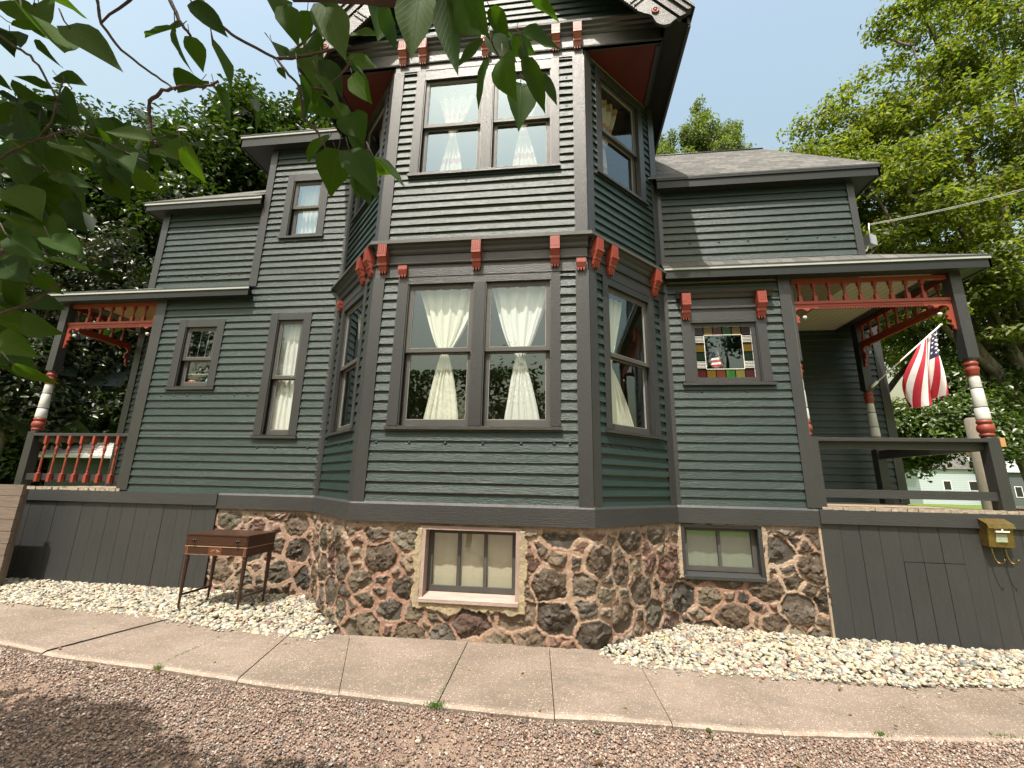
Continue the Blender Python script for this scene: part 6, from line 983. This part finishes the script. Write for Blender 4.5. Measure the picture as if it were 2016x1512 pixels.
# ---------------------------------------------------------------- the lilac tree over the camera
def leafmesh():
    rows = 7; V = []; UV = []
    prof = [(0, .0), (.05, .30), (.16, .47), (.32, .52), (.5, .44), (.68, .29), (.85, .12), (1, .0)]
    for t, w_ in prof:
        for k in (-1, -.5, 0, .5, 1): V.append((t - (.06 if abs(k) == 1 and t < .1 else 0), k * w_, 0)); UV.append((k * w_, t))
    F = [(i * 5 + j, (i + 1) * 5 + j, (i + 1) * 5 + j + 1, i * 5 + j + 1) for i in range(len(prof) - 1) for j in range(4)]; return np.array(V), np.array(UV), np.array(F)
LV, LU, LF = leafmesh()
def lilac():
    rng = np.random.default_rng(12); T = thing('lilac_tree', 'overhanging lilac tree with large heart shaped leaves close to the viewer', 'tree', (-2.2, -5.6, .2)); VV = []; FF_ = []; UU = []; CC = []; nb = 0
    def put(A, B, wr, tint, curl, face):
        nonlocal nb
        A = np.array(A); B = np.array(B); X = B - A; L = np.linalg.norm(X); X = X / L; Zv = face - (face @ X) * X; Zv /= np.linalg.norm(Zv); Yv = np.cross(Zv, X); v = LV.copy(); t = v[:, 0]; w_ = v[:, 1] * wr / .52 * .62
        z = abs(w_) * rng.uniform(.15, .5) + curl * (t ** 2) * .35 * -1 + .03 * np.sin(t * 9 + rng.uniform(0, 6)) * np.sign(w_) * abs(w_) * 3
        q = A + (X * t[:, None] + Yv * w_[:, None] + Zv * z[:, None]) * L
        VV.append(q); FF_.append(LF + nb); UU.append(LU); nb += len(q); CC.append(np.tile(np.array(tint), (len(q), 1)))
    view = np.array((.12, -.966, -.2266))
    for d in LEAVES:
        A, B = d[:3], d[3:6]; face = np.array((rng.normal(0, .5), -.35 + rng.normal(0, .35), 1.0 + rng.normal(0, .2))) if rng.random() < .35 else -view * -1 * rng.uniform(.6, 1) + np.array((rng.normal(0, .45), rng.normal(0, .25), .45 + rng.normal(0, .3)))
        c = np.array([(.030, .066, .008), (.040, .082, .008), (.055, .105, .009), (.024, .054, .009)][rng.integers(0, 4)]) * rng.uniform(.75, 1.2)
        put(A, B, d[6], c, rng.uniform(-.2, .7), face)
    # the rest of the crown, over and beside the viewer
    cam_ = np.array((0, -4.15, 1.6)); fw = np.array((-.122, .966, .2267)); rt = np.array((.9925, .1206, .0203)); upv = np.array((.0077, -.2274, .9738))
    sh = [((-3.4, -1.45), (-1.9, -2.3), 560), ((-2.0, -1.62), (-.9, -2.4), 260), ((-1.95, -1.12), (-1.75, -1.45), 16), ((-1.5, -1.35), (-1.2, -1.7), 24), ((-2.75, -1.32), (-2.62, -1.5), 12), ((-.9, -1.75), (-.1, -2.3), 90), ((-.62, -1.55), (-.3, -1.7), 12), ((-4.6, -1.55), (-3.4, -2.6), 190), ((-3.72, -1.40), (-3.5, -1.52), 8), ((-5, -2.2), (1.2, -4.2), 420)]
    for (x0, y0), (x1, y1), n in sh:
        for _ in range(int(n * 2.6)):
            gx, gy = x0 + (x1 - x0) * rng.random(), y0 + (y1 - y0) * rng.random()
            for _t in range(30):
                h = rng.uniform(2.0, 4.8); p = np.array((gx - .113 * h, gy - .452 * h, .2 + h)); q = p - cam_; zc = q @ fw
                if zc > 0 and abs(q @ rt) / zc < 1.45 and abs(q @ upv) / zc < 1.22: continue
                if (p[2] - 1.6) / (1 + abs(p[1]) / 4.15) > 1.15: continue
                a = rng.normal(0, 1, 3); a[2] = -abs(a[2]) * .6; a /= np.linalg.norm(a); c = np.array((.026, .06, .007)) * rng.uniform(.7, 1.3); put(p, p + a * rng.uniform(.07, .115), .5, c, .4, np.array((rng.normal(0, .5), rng.normal(0, .5), 1.))); break
    for d in LEAVES:
        p0_ = np.array(d[:3]) * .5 + np.array(d[3:6]) * .5
        if rng.random() > .6: continue
        for _ in range(3):
            for _t in range(8):
                h = rng.uniform(.35, 1.6); p = p0_ + h * np.array((-.113, -.452, 1)) + rng.normal(0, .05, 3); q = p - cam_; zc = q @ fw
                if zc > 0 and abs(q @ rt) / zc < 1.45 and abs(q @ upv) / zc < 1.22: continue
                a = rng.normal(0, 1, 3); a[2] *= .3; a /= np.linalg.norm(a); c = np.array((.026, .06, .007)) * rng.uniform(.7, 1.3); put(p, p + a * rng.uniform(.08, .12), .6, c, .3, np.array((rng.normal(0, .4), rng.normal(0, .4), 1.))); break
    npmesh('foliage', np.concatenate(VV), np.concatenate(FF_), LEAFN, np.concatenate(CC), np.concatenate(UU), T, True)
    m = MB()
    for i, tw in enumerate(TWIGS):
        pts = []
        for j in range(len(tw) - 1):
            a, b = Vector(tw[j]), Vector(tw[j + 1])
            for k in range(4): pts.append(a.lerp(b, k / 4) + Vector((rng.normal(0, .0009), rng.normal(0, .0009), rng.normal(0, .0009))))
        pts.append(Vector(tw[-1])); r0 = .0095 if i == 0 else [.0042, .0032, .0024, .003][i % 4]; m.tube(pts, [r0 * (1 - .45 * k / len(pts)) for k in range(len(pts))], 7)
    for d in LEAVES:      # petioles
        A, B = Vector(d[:3]), Vector(d[3:6]); x = (A - B).normalized(); m.tube([A + (B - A) * .03, A + x * .010 + Vector((0, 0, .004)), A + x * .022 + Vector((0, 0, .014))], .0009, 5)
    for pts, r0, r1 in [(((-2.2, -5.6, .1), (-2.1, -5.4, 1.3), (-1.6, -5.0, 2.4), (-1.0, -4.4, 3.1), (-.3, -3.6, 3.3)), .07, .012), (((-2.1, -5.4, 1.2), (-2.8, -4.9, 2.3), (-3.4, -4.2, 3.0)), .05, .012), (((-1.9, -5.2, 1.9), (-1.6, -4.2, 2.7), (-1.4, -3.5, 3.4)), .04, .01), (((-1.2, -4.6, 2.9), (-.5, -4.2, 2.9), (.5, -3.9, 3.0)), .025, .008), (((-1.6, -5.0, 2.4), (-2.4, -3.9, 2.9), (-2.9, -3.2, 3.3)), .03, .008)]:
        pp = []
        for j in range(len(pts) - 1):
            for k in range(5): pp.append(Vector(pts[j]).lerp(Vector(pts[j + 1]), k / 5) + Vector(rng.normal(0, r0 * .25, 3)))
        pp.append(Vector(pts[-1])); m.tube(pp, [r0 + (r1 - r0) * k / (len(pp) - 1) for k in range(len(pp))], 9)
    m.build('trunk', BARKD, T)
lilac()
def litter():
    rng = np.random.default_rng(31); VV = []; FF_ = []; CC = []; UU = []; nb = 0
    for _ in range(150):
        x = rng.uniform(-4.6, 3.4); on = rng.random() < .35; y = ip(OUT, x) + (rng.uniform(.03, .85) if on else -rng.random() ** 1.5 * 1.0 - .01)
        if inbay(np.array([x]), np.array([y]))[0]: continue
        z = float(gz(x)) + (.004 if on else -.012); a = rng.uniform(0, 6.28); l = rng.uniform(.012, .035) * (1.4 if rng.random() < .1 else 1); X = np.array((math.cos(a), math.sin(a), rng.normal(0, .12))); Zv = np.array((rng.normal(0, .2), rng.normal(0, .2), 1.)); Zv -= (Zv @ X) * X; Zv /= np.linalg.norm(Zv); Yv = np.cross(Zv, X); t = LV[:, 0]; w_ = LV[:, 1] * rng.uniform(.4, .75)
        q = np.array((x, y, z)) + (X * t[:, None] + Yv * w_[:, None] + Zv * (abs(w_) * rng.uniform(-.2, .5) + .12 * t * t)[:, None]) * l; c = np.array([(.16, .09, .035), (.10, .055, .025), (.07, .10, .02), (.20, .14, .06)][rng.integers(0, 4)]) * rng.uniform(.7, 1.2)
        VV.append(q); FF_.append(LF + nb); UU.append(LU); nb += len(q); CC.append(np.tile(c, (len(q), 1)))
    o = npmesh('fallen_leaves', np.concatenate(VV), np.concatenate(FF_), LEAF, np.concatenate(CC), np.concatenate(UU), None, True); o['kind'] = 'stuff'; o['label'] = 'dry fallen leaves and bits scattered over the driveway and sidewalk'; o['category'] = 'leaf litter'
litter()
# ================================================================ FAR THINGS
m = MB(); m.lathe((10.33, 8, 0), [(.155, 0), (.15, 1.5), (.14, 3.42), (.10, 3.46), (0, 3.46)], 16); tag(m.build('utility_pole', POLE), 'pale wooden pole standing on the lawn beyond the right porch', 'pole')
def house(name, label, x, y, w_, d_, h, roofh, wall, rf, wins, dark=None):
    t = thing(name, label, 'house', (x, y, .05)); f_ = Fr((x, y, 0), (1, 0, 0), (0, -1, 0)); m = MB(); m.box(f_, -w_ / 2, w_ / 2, 0, h, -d_, 0); m.build('wall', wall, t)
    m = MB(); m.prism(Fr((x, y + d_ / 2, 0), (1, 0, 0), (0, -1, 0)), [(-d_ / 2 - .3, h), (d_ / 2 + .3, h), (0, h + roofh)], -w_ / 2 - .3, w_ / 2 + .3); m.build('roof', rf, t)
    for (a, b, c, e) in wins:
        m = MB(); m.box(f_, a - .08, b + .08, c - .08, e + .08, 0, .03); m.box(f_, a, b, c, e, .03, .035, 1); m.build('window', [CARW, BLACK], t)
    return t
WSH = boards('white cedar shingle wall', (.34, .40, .43), (.44, .50, .52), 4.5, 'v'); DWALL = boards('dark grey far wall', (.07, .08, .09), (.1, .11, .12), 3, 'v'); GWALL = boards('dark green shed wall', (.012, .022, .02), (.018, .03, .027), 7, 'v')
house('white_house', 'small white shingled house far across the street under the tree', 51, 60, 8.5, 7, 4.6, 2.2, WSH, SHING, [(-1.4, -.6, 1.9, 3.0), (1.6, 2.6, 1.9, 3.0)])
house('grey_house', 'dark grey house with pale roof edge right of the white house', 56.6, 58, 5.6, 6, 4.2, 2, DWALL, DRIP, [(-.6, .1, 1.2, 2.4), (.9, 1.4, 1.2, 2.4)])
Q = thing('garden_shed', 'dark green shed with pale shingled hip roof behind the left porch railing', 'shed', (-11.4, 5.4, .1)); m = MB(); m.box(Fr((0, 4.9, 0), (1, 0, 0), (0, -1, 0)), -12.4, -9.2, .1, 2.0, -3.2, 0); m.build('wall', GWALL, Q)
def pale_sh():
    t = NT('pale grey shed shingles'); u = t.uv(); b = t.n('ShaderNodeTexBrick', Scale=1.0, Mortar__Size=.012, Brick__Width=.3, Row__Height=.15); b.inputs['Color1'].default_value = (.32, .31, .28, 1); b.inputs['Color2'].default_value = (.42, .40, .36, 1); b.inputs['Mortar'].default_value = (.08, .08, .08, 1); t.t.links.new(u, b.inputs[0]); return t.done(t.pbr(b.outputs[0], .9))
PS = pale_sh(); m = MB(); m.slab([(-12.7, 4.6, 2.02), (-9.0, 4.6, 2.02), (-10.0, 6.4, 3.0), (-11.3, 6.4, 3.0)], .05, 0, 1); m.slab([(-12.7, 8.2, 2.02), (-12.7, 4.6, 2.02), (-11.3, 6.4, 3.0)], .05, 0, 1); m.slab([(-9.0, 4.6, 2.02), (-9.0, 8.2, 2.02), (-10.0, 6.4, 3.0)], .05, 0, 1); m.build('roof', [PS, DRIP], Q)
m = MB(); m.box(Fr((0, 4.9, 0), (1, 0, 0), (0, -1, 0)), -9.9, -9.8, .1, 1.98, 0, .03, 0, True); m.build('white_trim', CARW, Q)
# the maroon car
K = thing('parked_car', 'maroon and white car parked by the lawn at the right edge', 'car', (20.6, 15.6, .1)); cf = Fr((20.6, 15.0, 0), (1, 0, 0), (0, -1, 0))
m = MB(); m.plate(cf, [(-2.3, .45), (2.2, .45), (2.25, .85), (1.9, 1.0), (1.0, 1.05), (.5, 1.5), (-1.0, 1.52), (-1.6, 1.08), (-2.3, 1.0), (-2.35, .7)], -1.7, 0); m.build('body', CARP, K)
m = MB(); m.box(cf, -2.32, 2.22, .66, .74, 0, .01); m.build('white_stripe', CARW, K); m = MB(); m.plate(cf, [(-1.35, 1.1), (.85, 1.1), (.45, 1.44), (-.95, 1.46)], -.01, .012); m.build('window', BLACK, K)
for wx in (-1.45, 1.4): m = MB(); A = Matrix((Vector((1, 0, 0)), Vector((0, 0, 1)), Vector((0, -1, 0)))).transposed(); m.lathe(cf.p(wx, .38, -.1), [(.0, 0), (.3, 0), (.33, .03), (.33, .1), (.3, .13), (0, .13)], 20, 0, A); o = m.build('wheel', RUB, K); m = MB(); m.lathe(cf.p(wx, .38, .03), [(0, .01), (.18, .01), (.2, 0)], 16, 0, A); m.build('hub_cap', CARW, o)
for o in list(bpy.data.objects):
    if o.name.startswith('lawn'): pass
